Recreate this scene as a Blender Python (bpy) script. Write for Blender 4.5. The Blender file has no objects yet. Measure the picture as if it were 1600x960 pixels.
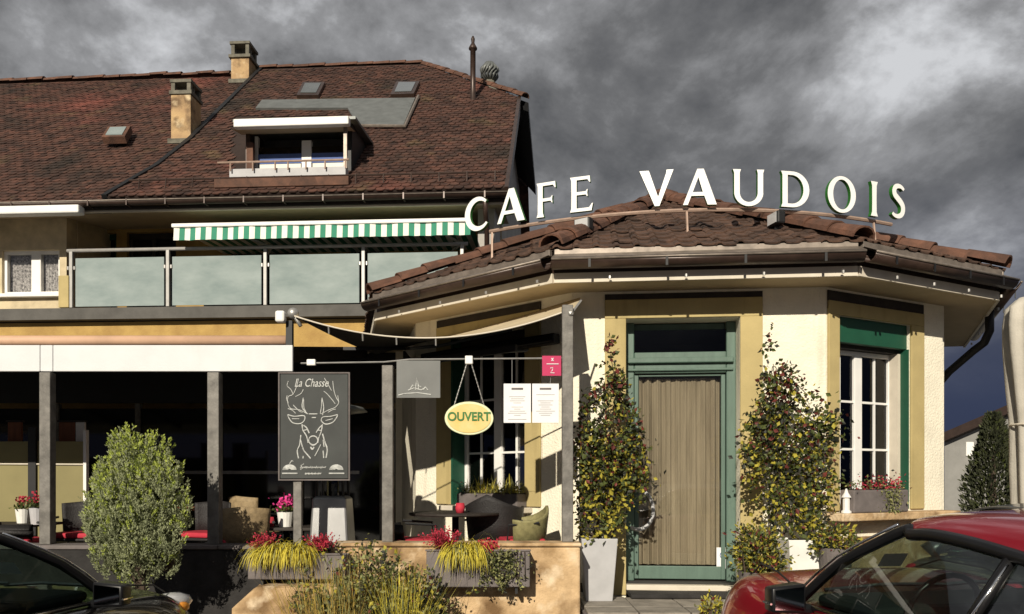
import bpy, bmesh, math, random
from mathutils import Vector, Matrix, geometry
R = math.radians
random.seed(7)
sc = bpy.context.scene
col = sc.collection

# ------------------------------------------------------------------ camera
F = 1250.0; HZ = 750.0; EYE = 1.6
cam = bpy.data.cameras.new('Camera'); camo = bpy.data.objects.new('Camera', cam); col.objects.link(camo)
camo.location = (0, 0, EYE); camo.rotation_euler = (R(90), 0, 0)
cam.sensor_width = 36; cam.lens = F/1600*36; cam.shift_y = (HZ-480)/1600
cam.clip_start = 0.05; cam.clip_end = 2000
sc.camera = camo
# ------------------------------------------------------------------ sun, sky
SUN_EL = R(26); SUN_AZ = R(14)          # sun behind the viewer, 14 degrees to the left
sd = Vector((math.sin(SUN_AZ)*math.cos(SUN_EL), math.cos(SUN_AZ)*math.cos(SUN_EL), -math.sin(SUN_EL)))
sun = bpy.data.lights.new('Sun', 'SUN'); sun.energy = 5.0; sun.angle = R(0.5); sun.color = (1.0, 0.91, 0.76)
suno = bpy.data.objects.new('Sun', sun); col.objects.link(suno)
suno.rotation_euler = sd.to_track_quat('-Z', 'Y').to_euler(); suno.location = (-6, -20, 15)
w = bpy.data.worlds.new('World'); sc.world = w; w.use_nodes = True
nt = w.node_tree; N = nt.nodes; L = nt.links; N.clear()
def nd(t, **k):
    n = N.new(t)
    for a, b in k.items(): setattr(n, a, b)
    return n
out = nd('ShaderNodeOutputWorld'); bg = nd('ShaderNodeBackground')
sky = nd('ShaderNodeTexSky', sky_type='NISHITA'); sky.sun_disc = False
sky.sun_elevation = SUN_EL; sky.sun_rotation = math.pi + SUN_AZ
geo = nd('ShaderNodeTexCoord'); sep = nd('ShaderNodeSeparateXYZ'); L.new(geo.outputs['Generated'], sep.inputs[0])
def mth(op, a, b=None, clamp=False):
    n = nd('ShaderNodeMath', operation=op); n.use_clamp = clamp
    for i, v in enumerate((a, b)):
        if v is None: continue
        if isinstance(v, (int, float)): n.inputs[i].default_value = v
        else: L.new(v, n.inputs[i])
    return n.outputs[0]
zc = mth('MAXIMUM', sep.outputs['Z'], 0.0)
den = mth('ADD', zc, 0.32)
cx = mth('DIVIDE', sep.outputs['X'], den); cy = mth('DIVIDE', sep.outputs['Y'], den)
cmb = nd('ShaderNodeCombineXYZ'); L.new(cx, cmb.inputs[0]); L.new(cy, cmb.inputs[1]); cmb.inputs[2].default_value = 3.7
mp = nd('ShaderNodeMapping'); L.new(geo.outputs['Generated'], mp.inputs[0]); mp.inputs['Rotation'].default_value = (0, R(-38), 0); mp.inputs['Scale'].default_value = (1.0, 1.0, 1.45); mp.inputs['Location'].default_value = (9.2, 6.3, 0.9)
n1 = nd('ShaderNodeTexNoise'); n1.inputs['Scale'].default_value = 4.6; n1.inputs['Detail'].default_value = 8; n1.inputs['Roughness'].default_value = 0.60; n1.inputs['Distortion'].default_value = 0.12
L.new(mp.outputs[0], n1.inputs['Vector'])
n2 = nd('ShaderNodeTexNoise'); n2.inputs['Scale'].default_value = 1.9; n2.inputs['Detail'].default_value = 3; n2.inputs['Roughness'].default_value = 0.5
L.new(mp.outputs[0], n2.inputs['Vector'])
mixn = mth('ADD', mth('MULTIPLY', n1.outputs['Fac'], 0.60), mth('MULTIPLY', n2.outputs['Fac'], 0.40))
rp = nd('ShaderNodeValToRGB'); L.new(mixn, rp.inputs[0])
e = rp.color_ramp.elements; e[0].position = 0.38; e[0].color = (0.065, 0.067, 0.072, 1); e[1].position = 0.61; e[1].color = (0.62, 0.63, 0.65, 1)
k = rp.color_ramp.elements.new(0.47); k.color = (0.155, 0.156, 0.160, 1)
k = rp.color_ramp.elements.new(0.535); k.color = (0.29, 0.292, 0.30, 1)
# rain-dark slate blue towards the horizon, all the way round
hr = nd('ShaderNodeMapRange'); hr.interpolation_type = 'SMOOTHSTEP'; L.new(sep.outputs['Z'], hr.inputs['Value'])
hr.inputs['From Min'].default_value = 0.06; hr.inputs['From Max'].default_value = 0.37
hm = nd('ShaderNodeMix', data_type='RGBA'); L.new(hr.outputs[0], hm.inputs['Factor'])
hm.inputs['A'].default_value = (0.027, 0.036, 0.080, 1); L.new(rp.outputs[0], hm.inputs['B'])
bg.inputs['Strength'].default_value = 1.0
L.new(hm.outputs['Result'], bg.inputs['Color'])
bg2 = nd('ShaderNodeBackground'); bg2.inputs['Strength'].default_value = 0.05; L.new(sky.outputs[0], bg2.inputs['Color'])
ms = nd('ShaderNodeMixShader'); ms.inputs[0].default_value = 0.97      # thick cloud lets 3 % of the blue through
L.new(bg2.outputs[0], ms.inputs[1]); L.new(bg.outputs[0], ms.inputs[2]); L.new(ms.outputs[0], out.inputs[0])
sc.view_settings.view_transform = 'Standard'; sc.view_settings.look = 'None'
sc.view_settings.exposure = 0.06; sc.view_settings.gamma = 1.0; sc.view_settings.use_curve_mapping = False

# ------------------------------------------------------------------ helpers
def P(px, py, Y): return Vector(((px-800)/F*Y, Y, EYE+(HZ-py)/F*Y))
def hit(px, py, pt, nrm):
    d = Vector(((px-800)/F, 1.0, (HZ-py)/F)); o = Vector((0, 0, EYE))
    return o + d*((Vector(pt)-o).dot(nrm)/d.dot(nrm))
BASE = {}
class MB:
    def __init__(s, xf=None): s.v = []; s.f = []; s.m = []; s.xf = xf or (lambda p: p)
    def add(s, vs, fs, mi=0):
        b = len(s.v); s.v += [tuple(s.xf(Vector(p))) for p in vs]
        for f in fs: s.f.append([b+i for i in f]); s.m.append(mi)
        return s
    def box(s, x0, x1, y0, y1, z0, z1, mi=0):
        if x0 > x1: x0, x1 = x1, x0
        if y0 > y1: y0, y1 = y1, y0
        if z0 > z1: z0, z1 = z1, z0
        return s.add([(x, y, z) for x in (x0, x1) for y in (y0, y1) for z in (z0, z1)],
            [(0,1,3,2),(4,6,7,5),(0,4,5,1),(2,3,7,6),(0,2,6,4),(1,5,7,3)], mi)
    def tube(s, pts, r, n=8, mi=0, closed=False, cap=True):
        pts = [Vector(p) for p in pts]; rs = r if isinstance(r, (list, tuple)) else [r]*len(pts)
        vs = []; m = len(pts); prev = None
        for i, p in enumerate(pts):
            a = pts[(i-1) % m] if (closed or i > 0) else p
            b = pts[(i+1) % m] if (closed or i < m-1) else p
            t = (b-a).normalized()
            ref = Vector((0, 0, 1)) if abs(t.z) < .95 else Vector((0, 1, 0))
            x = t.cross(ref).normalized(); y = x.cross(t).normalized()
            for k in range(n):
                q = 2*math.pi*k/n; vs.append(p + x*math.cos(q)*rs[i] + y*math.sin(q)*rs[i])
        fs = []
        for i in range(m if closed else m-1):
            j = (i+1) % m
            for k in range(n): fs.append((i*n+k, i*n+(k+1) % n, j*n+(k+1) % n, j*n+k))
        if cap and not closed: fs += [tuple(range(n)), tuple(reversed(range((m-1)*n, m*n)))]
        return s.add(vs, fs, mi)
    def lathe(s, c, prof, n=16, mi=0, rad=None):
        c = Vector(c); vs = []
        for r, z in prof:
            for k in range(n):
                q = 2*math.pi*k/n; rr = r*(rad(q, z) if rad else 1)
                vs.append(c + Vector((math.cos(q)*rr, math.sin(q)*rr, z)))
        fs = []
        for i in range(len(prof)-1):
            for k in range(n): fs.append((i*n+k, i*n+(k+1) % n, (i+1)*n+(k+1) % n, (i+1)*n+k))
        fs += [tuple(range(n)), tuple(reversed(range((len(prof)-1)*n, len(prof)*n)))]
        return s.add(vs, fs, mi)
    def slab(s, poly, off, mi=0):
        "closed prism: 3-D polygon pushed by vector off"
        n = len(poly); off = Vector(off)
        return s.add([Vector(p) for p in poly]+[Vector(p)+off for p in poly],
            [tuple(range(n)), tuple(reversed(range(n, 2*n)))]+[(i, (i+1) % n, n+(i+1) % n, n+i) for i in range(n)], mi)
    def ico(s, c, r, mi=0, sub=1, sq=(1, 1, 1)):
        bm = bmesh.new(); bmesh.ops.create_icosphere(bm, subdivisions=sub, radius=1)
        bm.verts.ensure_lookup_table()
        vs = [Vector(c)+Vector((v.co.x*r*sq[0], v.co.y*r*sq[1], v.co.z*r*sq[2])) for v in bm.verts]
        fs = [tuple(v.index for v in f.verts) for f in bm.faces]; bm.free()
        return s.add(vs, fs, mi)
    def build(s, name, mat, parent=None, smooth=False, bevel=0, recalc=True, sub=0, root=None):
        base = Vector(BASE.get((root or parent).name, (0, 0, 0))) if parent else Vector((0, 0, 0))
        me = bpy.data.meshes.new(name)
        me.from_pydata([tuple(Vector(p)-base) for p in s.v], [], s.f)
        mats = mat if isinstance(mat, (list, tuple)) else [mat]
        for m in mats: me.materials.append(m)
        for p, mi in zip(me.polygons, s.m): p.material_index = mi; p.use_smooth = smooth
        if recalc:
            bm = bmesh.new(); bm.from_mesh(me); bmesh.ops.recalc_face_normals(bm, faces=bm.faces); bm.to_mesh(me); bm.free()
        o = bpy.data.objects.new(name, me); col.objects.link(o)
        if parent:
            o.parent = parent; BASE[o.name] = tuple(base)
        if sub:
            md = o.modifiers.new('Sub', 'SUBSURF'); md.levels = md.render_levels = sub
        if bevel:
            md = o.modifiers.new('Bevel', 'BEVEL'); md.width = bevel; md.segments = 2; md.limit_method = 'ANGLE'; md.angle_limit = R(40)
        return o
def tag(o, label, cat, group=None, kind=None):
    if label: o['label'] = label
    if cat: o['category'] = cat
    if group: o['group'] = group
    if kind: o['kind'] = kind
    return o
def thing(name, loc, label, cat, group=None, rz=0):
    o = bpy.data.objects.new(name, None); col.objects.link(o); o.location = loc; o.rotation_euler = (0, 0, rz)
    o.empty_display_size = .1
    BASE[o.name] = tuple(loc)
    return tag(o, label, cat, group)
def frame(o, e, n):
    "local (s along e, d along n, z up) -> world"
    o = Vector(o); e = Vector(e); n = Vector(n)
    return lambda p: o + e*p.x + n*p.y + Vector((0, 0, p.z))

# ------------------------------------------------------------------ materials
def mat(name, c, rough=.7, var=.25, scale=6, bump=0, bscale=None, metal=0, c2=None, spec=.4, coat=0, stretch=None, trans=0, detail=5):
    m = bpy.data.materials.new(name); m.use_nodes = True; t = m.node_tree; n = t.nodes; l = t.links
    b = n['Principled BSDF']; b.inputs['Roughness'].default_value = rough; b.inputs['Metallic'].default_value = metal
    b.inputs['Specular IOR Level'].default_value = spec; b.inputs['Coat Weight'].default_value = coat; b.inputs['Coat Roughness'].default_value = .04
    g = n.new('ShaderNodeNewGeometry'); vec = g.outputs['Position']
    if stretch:
        mpn = n.new('ShaderNodeMapping'); mpn.inputs['Scale'].default_value = stretch; l.new(vec, mpn.inputs[0]); vec = mpn.outputs[0]
    nz = n.new('ShaderNodeTexNoise'); nz.inputs['Scale'].default_value = scale; nz.inputs['Detail'].default_value = detail; nz.inputs['Roughness'].default_value = .6
    l.new(vec, nz.inputs['Vector'])
    mr = n.new('ShaderNodeMapRange'); mr.inputs['From Min'].default_value = .3; mr.inputs['From Max'].default_value = .7; l.new(nz.outputs['Fac'], mr.inputs['Value'])
    mx = n.new('ShaderNodeMix'); mx.data_type = 'RGBA'; l.new(mr.outputs[0], mx.inputs['Factor'])
    lo = c2 if c2 else tuple(v*(1-var) for v in c); hi = c if c2 else tuple(min(1, v*(1+var*.6)) for v in c)
    mx.inputs['A'].default_value = (*lo, 1); mx.inputs['B'].default_value = (*hi, 1)
    l.new(mx.outputs['Result'], b.inputs['Base Color'])
    if bump:
        nb = n.new('ShaderNodeTexNoise'); nb.inputs['Scale'].default_value = bscale or scale*6; nb.inputs['Detail'].default_value = 4; l.new(vec, nb.inputs['Vector'])
        bp = n.new('ShaderNodeBump'); bp.inputs['Strength'].default_value = bump; bp.inputs['Distance'].default_value = .01
        l.new(nb.outputs['Fac'], bp.inputs['Height']); l.new(bp.outputs[0], b.inputs['Normal'])
    if trans:
        tr = n.new('ShaderNodeBsdfTranslucent'); l.new(mx.outputs['Result'], tr.inputs['Color'])
        ms = n.new('ShaderNodeMixShader'); ms.inputs[0].default_value = trans
        l.new(b.outputs[0], ms.inputs[1]); l.new(tr.outputs[0], ms.inputs[2]); l.new(ms.outputs[0], n['Material Output'].inputs[0])
    return m
def glass(name, tint=(.95, .94, .93), refl=1.0, dark=0.0, rough=0.0):
    m = bpy.data.materials.new(name); m.use_nodes = True; t = m.node_tree; n = t.nodes; l = t.links; n.remove(n['Principled BSDF'])
    fr = n.new('ShaderNodeFresnel'); fr.inputs[0].default_value = 1.5
    ml = n.new('ShaderNodeMath'); ml.operation = 'MULTIPLY'; l.new(fr.outputs[0], ml.inputs[0]); ml.inputs[1].default_value = refl; ml.use_clamp = True
    tr = n.new('ShaderNodeBsdfTransparent'); tr.inputs[0].default_value = (*[v*(1-dark) for v in tint], 1)
    gl = n.new('ShaderNodeBsdfGlossy'); gl.inputs['Roughness'].default_value = rough
    ms = n.new('ShaderNodeMixShader'); l.new(ml.outputs[0], ms.inputs[0]); l.new(tr.outputs[0], ms.inputs[1]); l.new(gl.outputs[0], ms.inputs[2])
    l.new(ms.outputs[0], n['Material Output'].inputs[0])
    return m
M = {}
M['asphalt'] = mat('asphalt', (.06, .06, .062), .9, .4, 9, .5, 120)
M['paver'] = mat('paver', (.26, .235, .20), .85, .4, 5, .4, 60)
M['stucco'] = mat('stucco', (.84, .785, .64), .95, .12, 2.2, 1.0, 42, detail=9)
M['ochre'] = mat('ochre', (.45, .36, .165), .85, .12, 3, .2, 60)
M['ochre_wall'] = mat('ochre_wall', (.47, .31, .10), .9, .3, 3.2, .7, 40, c2=(.33, .20, .065), detail=9)
M['cream_wall'] = mat('cream_wall', (.60, .50, .33), .9, .3, 2.5, .5, 40)
M['grey_wall'] = mat('grey_wall', (.42, .40, .37), .9, .2, 2, .4, 40)
M['far_wall'] = mat('far_wall', (.24, .235, .22), .9, .25, 1.2, .4, 30)
M['soffit'] = mat('soffit', (.46, .37, .24), .8, .12, 3, .15, 40)
M['fascia'] = mat('fascia', (.62, .56, .46), .6, .12, 5)
M['brown_metal'] = mat('brown_metal', (.055, .034, .026), .38, .35, 7, metal=.25, spec=.5)
M['flashing'] = mat('flashing', (.22, .185, .155), .45, .35, 9, metal=.4)
M['tile'] = mat('tile', (.062, .032, .023), .85, .5, 7, .5, 30, c2=(.030, .017, .013))
M['tile_red'] = mat('tile_red', (.085, .036, .024), .85, .5, 5, .5, 30, c2=(.034, .019, .014), detail=8)
def cells(m, scale, lo, hi):
    "piece-to-piece tone: a random value per Voronoi cell"
    t = m.node_tree; n = t.nodes; l = t.links; b = n['Principled BSDF']; src = b.inputs['Base Color'].links[0].from_socket
    g = n.new('ShaderNodeNewGeometry'); v = n.new('ShaderNodeTexVoronoi'); v.inputs['Scale'].default_value = scale; l.new(g.outputs['Position'], v.inputs['Vector'])
    s_ = n.new('ShaderNodeSeparateColor'); l.new(v.outputs['Color'], s_.inputs[0]); r_ = n.new('ShaderNodeMapRange'); r_.inputs['To Min'].default_value = lo; r_.inputs['To Max'].default_value = hi; l.new(s_.outputs[0], r_.inputs['Value'])
    h_ = n.new('ShaderNodeHueSaturation'); l.new(r_.outputs[0], h_.inputs['Value']); l.new(src, h_.inputs['Color']); l.new(h_.outputs[0], b.inputs['Base Color'])
def streak(m, colr, st, lo, hi):
    t = m.node_tree; n = t.nodes; l = t.links; b = n['Principled BSDF']; src = b.inputs['Base Color'].links[0].from_socket
    g = n.new('ShaderNodeNewGeometry'); mp_ = n.new('ShaderNodeMapping'); mp_.inputs['Scale'].default_value = st; l.new(g.outputs['Position'], mp_.inputs[0])
    z = n.new('ShaderNodeTexNoise'); z.inputs['Scale'].default_value = 1; z.inputs['Detail'].default_value = 7; l.new(mp_.outputs[0], z.inputs['Vector'])
    r_ = n.new('ShaderNodeMapRange'); r_.inputs['From Min'].default_value = lo; r_.inputs['From Max'].default_value = hi; r_.inputs['To Max'].default_value = .8; l.new(z.outputs['Fac'], r_.inputs['Value'])
    x = n.new('ShaderNodeMix'); x.data_type = 'RGBA'; l.new(r_.outputs[0], x.inputs['Factor']); l.new(src, x.inputs['A']); x.inputs['B'].default_value = (*colr, 1); l.new(x.outputs['Result'], b.inputs['Base Color'])
def patch(m, colr, scale, lo, hi):
    t = m.node_tree; n = t.nodes; l = t.links; b = n['Principled BSDF']; src = b.inputs['Base Color'].links[0].from_socket
    g = n.new('ShaderNodeNewGeometry'); z = n.new('ShaderNodeTexNoise'); z.inputs['Scale'].default_value = scale; z.inputs['Detail'].default_value = 6; l.new(g.outputs['Position'], z.inputs['Vector'])
    r_ = n.new('ShaderNodeMapRange'); r_.inputs['From Min'].default_value = lo; r_.inputs['From Max'].default_value = hi; l.new(z.outputs['Fac'], r_.inputs['Value'])
    x = n.new('ShaderNodeMix'); x.data_type = 'RGBA'; l.new(r_.outputs[0], x.inputs['Factor']); l.new(src, x.inputs['A']); x.inputs['B'].default_value = (*colr, 1); l.new(x.outputs['Result'], b.inputs['Base Color'])
patch(M['tile_red'], (.13, .042, .030), .42, .56, .72); patch(M['tile_red'], (.026, .017, .012), .55, .56, .70); patch(M['tile_red'], (.085, .062, .028), 1.3, .60, .78)
cells(M['tile_red'], 6.5, .55, 1.55)
M['under'] = mat('under', (.03, .018, .014), .95, .3, 6)
M['hip_tile'] = mat('hip_tile', (.135, .062, .038), .8, .4, 6, .6, 45, c2=(.065, .033, .022))
M['cafe_tile'] = mat('cafe_tile', (.098, .052, .034), .85, .5, 9, .7, 60, c2=(.040, .025, .018), detail=8)
M['green'] = mat('green', (.092, .148, .118), .5, .18, 4, .12, 30, stretch=(3, 3, .5))
M['shutter_green'] = mat('shutter_green', (.012, .075, .042), .5, .15, 4)
M['white'] = mat('white', (.78, .77, .74), .5, .06, 5)
M['white_fab'] = mat('white_fab', (.66, .67, .68), .75, .07, 2.5, .15, 80)
M['copper'] = mat('copper', (.60, .38, .25), .6, .18, 3)
M['steel'] = mat('steel', (.42, .41, .39), .42, .2, 8, metal=.6)
M['post'] = mat('post', (.17, .16, .145), .6, .45, 9, .25, 60, metal=.2)
M['black'] = mat('black', (.012, .012, .013), .55, .3, 6)
M['rubber'] = mat('rubber', (.02, .02, .02), .8, .3, 8)
M['dark_wood'] = mat('dark_wood', (.03, .024, .02), .7, .4, 8)
M['shade_stone'] = mat('shade_stone', (.028, .026, .025), .9, .5, 5, .5, 40)  # stone darkened to stand in for cast shadow
M['tan_wall'] = mat('tan_wall', (.66, .47, .27), .95, .35, 3.6, 1.0, 30, c2=(.30, .19, .09), detail=11)
M['planter'] = mat('planter', (.15, .13, .125), .8, .25, 8, .3, 70)
cells(M['cafe_tile'], 4.2, .65, 1.4); cells(M['hip_tile'], 3, .75, 1.3)
streak(M['stucco'], (.56, .50, .38), (7, 7, .55), .56, .80); streak(M['ochre'], (.30, .235, .10), (8, 8, .6), .55, .80); streak(M['white_fab'], (.55, .53, .48), (5, 5, .5), .58, .85)
patch(M['tan_wall'], (.17, .10, .045), 2.6, .50, .68); patch(M['tan_wall'], (.72, .58, .40), 4.5, .54, .72)
M['rail_light'] = mat('rail_light', (.40, .39, .37), .4, .15, 8, metal=.15)
M['pot_grey'] = mat('pot_grey', (.43, .43, .44), .6, .12, 5)
M['pot_white'] = mat('pot_white', (.75, .74, .70), .5, .1, 6)
M['curtain'] = mat('curtain', (.345, .305, .215), .95, .25, 2.0, .2, 90, stretch=(6, 6, .5), trans=.1, c2=(.205, .178, .122))  # vertical noise paints light and shade of the folds into the cloth
M['lace'] = mat('lace', (.62, .62, .62), .95, .5, 26, detail=3, c2=(.06, .06, .065))
M['red'] = mat('red', (.46, .028, .05), .75, .2, 6)
M['magenta'] = mat('magenta', (.46, .006, .085), .5, .08, 6)
M['pink'] = mat('pink', (.78, .06, .30), .7, .3, 30)
M['chalkboard'] = mat('chalkboard', (.055, .060, .058), .7, .35, 3.5, c2=(.035, .038, .037))
M['chalk'] = mat('chalk', (.55, .56, .54), .95, .35, 40)
M['paper'] = mat('paper', (.74, .74, .75), .7, .05, 8)
M['ink'] = mat('ink', (.10, .10, .11), .8, .2, 10)
M['grey_sheet'] = mat('grey_sheet', (.13, .135, .13), .5, .15, 4)
M['oval'] = mat('oval', (.70, .46, .12), .6, .1, 7, c2=(.66, .55, .25))
M['oval_rim'] = mat('oval_rim', (.66, .70, .45), .6, .1, 9)
M['olive'] = mat('olive', (.33, .29, .14), .85, .12, 2, .1, 60, trans=.25)
M['pane_curtain'] = mat('pane_curtain', (.17, .17, .125), .95, .3, 4, stretch=(8, 8, .6))
M['brown_wood'] = mat('brown_wood', (.22, .075, .03), .6, .3, 5, stretch=(6, 6, .6))
M['wicker'] = mat('wicker', (.018, .016, .016), .6, .4, 60, .6, 90)
M['olive_chair'] = mat('olive_chair', (.24, .22, .10), .7, .3, 20, .4, 90)
M['brown_chair'] = mat('brown_chair', (.30, .22, .12), .7, .3, 20, .4, 90)
M['alu'] = mat('alu', (.30, .30, .30), .4, .15, 4, metal=.7)
M['sail'] = mat('sail', (.52, .44, .30), .9, .15, 3, .15, 80)
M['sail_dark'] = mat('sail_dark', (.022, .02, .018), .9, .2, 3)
M['letter'] = mat('letter', (.84, .84, .82), .4, .03, 6)
M['letter_green'] = mat('letter_green', (.025, .15, .02), .45, .2, 9)
M['rail_metal'] = mat('rail_metal', (.42, .30, .235), .55, .25, 9, metal=.3)
M['frosted'] = mat('frosted', (.41, .475, .465), .10, .10, 1.6, spec=.7, c2=(.27, .335, .33), trans=.2, stretch=(1, 1, 2.2), detail=7)  # noise tones paint smears and faint cloud reflections into the glass
M['slab'] = mat('slab', (.105, .10, .092), .9, .25, 3, .3, 40)
M['chim'] = mat('chim', (.52, .36, .18), .9, .3, 3.5, .6, 40, c2=(.34, .22, .12))
patch(M['chim'], (.17, .11, .06), 2.8, .52, .66); patch(M['chim'], (.60, .48, .30), 3.6, .55, .70)
M['chim_cap'] = mat('chim_cap', (.15, .14, .11), .9, .4, 7, .5, 40)
M['lead'] = mat('lead', (.16, .17, .165), .5, .25, 5, metal=.3)
M['pane_dark'] = mat('pane_dark', (.008, .009, .01), .06, .2, 3, spec=.5)
M['pane_sky'] = mat('pane_sky', (.10, .11, .11), .12, .25, 2, spec=.6)
M['blue_cloth'] = mat('blue_cloth', (.09, .14, .34), .8, .15, 5)
M['green_stripe'] = mat('green_stripe', (.04, .24, .15), .8, .1, 5)
M['fabric_white'] = mat('fabric_white', (.78, .77, .70), .85, .08, 5)
M['bark'] = mat('bark', (.07, .05, .035), .9, .4, 12, .5, 60)
M['terrace'] = mat('terrace', (.24, .225, .20), .8, .3, 4)
M['interior'] = mat('interior', (.05, .045, .04), .8, .3, 3)
M['parasol'] = mat('parasol', (.46, .43, .37), .9, .15, 5, .3, 60)
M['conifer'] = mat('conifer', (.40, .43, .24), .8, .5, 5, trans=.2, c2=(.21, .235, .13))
M['conifer_lit_tip'] = mat('conifer_lit_tip', (.50, .56, .11), .8, .4, 6, trans=.25, c2=(.32, .40, .08))
M['conifer_dark'] = mat('conifer_dark', (.05, .055, .022), .85, .4, 6, c2=(.02, .026, .012))
M['leaf'] = mat('leaf', (.115, .14, .032), .6, .5, 9, trans=.2, c2=(.045, .06, .018))
M['leaf_yellow'] = mat('leaf_yellow', (.44, .38, .05), .65, .35, 9, trans=.25)
M['leaf_red'] = mat('leaf_red', (.20, .04, .03), .65, .5, 9, trans=.2, c2=(.08, .022, .018))
M['leaf_dark'] = mat('leaf_dark', (.022, .024, .016), .6, .4, 9)
M['leaf_pale'] = mat('leaf_pale', (.30, .30, .12), .7, .35, 9, trans=.2)
M['grass_yellow'] = mat('grass_yellow', (.66, .56, .07), .7, .35, 14, trans=.25)
M['grass_straw'] = mat('grass_straw', (.48, .34, .08), .8, .35, 12, trans=.2)
M['flower_red'] = mat('flower_red', (.45, .03, .06), .7, .35, 22, trans=.15)
M['soil'] = mat('soil', (.03, .022, .016), .95, .3, 12)
M['car_red'] = mat('car_red', (.25, .006, .016), .28, .1, 2, coat=1, metal=.25)
M['car_black'] = mat('car_black', (.008, .008, .009), .25, .1, 2, coat=1)
M['car_grey'] = mat('car_grey', (.10, .10, .105), .35, .1, 2, coat=.8, metal=.4)
M['car_trim'] = mat('car_trim', (.008, .008, .009), .35, .2, 8)
M['car_int'] = mat('car_int', (.022, .025, .025), .8, .3, 6)
M['chrome'] = mat('chrome', (.75, .75, .75), .12, .05, 5, metal=1)
M['amber'] = mat('amber', (.75, .28, .03), .3, .1, 5)
M['tyre'] = mat('tyre', (.02, .02, .02), .9, .2, 9)
M['lens'] = mat('lens', (.5, .5, .5), .08, .1, 9, spec=.8)
M['glass'] = glass('glass', refl=1.0)
M['car_glass'] = glass('car_glass', (.66, .78, .72), .12, .3)
M['mirror'] = mat('mirror', (.16, .17, .18), .08, .05, 5, metal=1)
M['glass_dark'] = glass('glass_dark', (.5, .5, .5), 1.0, .45)
# ------------------------------------------------------------------ ground
g = MB().add([(-400, -300, 0), (400, -300, 0), (400, 900, 0), (-400, 900, 0)], [(0, 1, 2, 3)]).build('ground', M['asphalt'], recalc=False); g['kind'] = 'structure'

# ================================================================== FARMHOUSE (behind)
ha = R(3.5); HO = Vector((-4.09, 14.2, 0)); HE = Vector((math.cos(ha), -math.sin(ha), 0)); HN = Vector((math.sin(ha), math.cos(ha), 0))
hf = frame(HO, HE, HN)          # (u, v, z): u right along the facade, v into the house
def HP(px, py, v):
    q = hit(px, py, HO+HN*v, HN); return (q-HO).dot(HE), q.z
def hu(px, v): return HP(px, 500, v)[0]
farm = thing('farmhouse', HO, 'large old farmhouse with brown tiled roof, dormer and balcony behind the café', 'house')
EV = -.25; EZ = 6.50; RV = 6.5; RZ = 12.2
slope = Vector((0, RV-EV, RZ-EZ)); SL = slope.length; su = slope.normalized()
RN = (HN*(-su.z) + Vector((0, 0, su.y))).normalized()       # outward normal of the front roof plane
def RP(px, py, lift=0):
    "pixel -> (u, t) on the front roof plane; t = metres up the slope"
    q = hit(px, py, HO+HN*EV+Vector((0, 0, EZ))+RN*lift, RN); q = q-HO
    return q.dot(HE), (q.dot(HN)-EV-RN.dot(HN)*lift)/su.y
def RW(u, t, lift=0): return HO+HE*u+HN*(EV+su.y*t)+Vector((0, 0, EZ+su.z*t))+RN*lift
UR = RP(798, 250)[0]; UL = -15.5
hipt = RP(800, 160)[1]; hv = EV+su.y*hipt; hz = EZ+su.z*hipt       # half-hip eave
ridge_end = HP(660, 108, RV)[0]
# walls
BU = hu(104, .5)      # left block / balcony boundary
WV = 1.8              # wall behind the balcony
UG = UR-.25
m = MB(hf)
wl = (hu(3, .5), hu(93, .5)); wz0 = HP(50, 460, .5)[1]; wz1 = HP(50, 391, .5)[1]
m.box(UL, wl[0], .5, .8, 4.46, 6.75); m.box(wl[1], BU, .5, .8, 4.46, 6.75)
m.box(wl[0], wl[1], .5, .8, 4.46, wz0); m.box(wl[0], wl[1], .5, .8, wz1, 6.75)
m.build('wall', M['cream_wall'], farm)
m = MB(hf); m.box(UL, UG, .06, .4, 0, 4.45); m.build('wall', M['ochre_wall'], farm)
# recessed wall behind balcony with two door openings
ops = [(hu(118, WV), hu(182, WV)), (hu(198, WV), hu(275, WV)), (hu(360, WV), hu(470, WV)), (hu(545, WV), hu(600, WV))]
m = MB(hf); s0 = BU
for a, b in ops:
    m.box(s0, a, WV, WV+.3, 4.69, 6.9); m.box(a, b, WV, WV+.3, 6.62, 6.9); s0 = b
m.box(s0, UG, WV, WV+.3, 4.69, 6.9); m.build('wall', M['ochre_wall'], farm)
for i, (a, b) in enumerate(ops):
    f = MB(hf); f.box(a, a+.08, WV+.10, WV+.2, 4.69, 6.62); f.box(b-.08, b, WV+.10, WV+.2, 4.69, 6.62); f.box(a+.08, b-.08, WV+.1, WV+.2, 6.5, 6.62)
    mid = (a+b)/2; f.box(mid-.04, mid+.04, WV+.1, WV+.2, 4.69, 6.5)
    fo = f.build('balcony_door', M['shutter_green'] if i == 0 else M['dark_wood'], farm)
    for q in ((a+.08, mid-.04), (mid+.04, b-.08)):
        MB(hf).box(q[0], q[1], WV+.14, WV+.16, 4.69, 6.5).build('pane', M['pane_dark'], fo, root=farm)
m = MB(hf); m.box(BU-.0, BU+.0+.02, .81, WV+.3, 4.69, 6.9); m.build('side_wall', M['cream_wall'], farm)
# gable wall (right end): pentagon with cut top
gp = [(UG, .41, 0), (UG, 2*RV-.6, 0), (UG, 2*RV-.6, EZ-.1), (UG, 2*RV-hv, hz-.1), (UG, hv, hz-.1), (UG, .41, EZ+.38)]
m = MB(); m.slab([hf(Vector(p)) for p in gp], HE*(-.3)); m.build('gable_wall', M['grey_wall'], farm)
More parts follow.
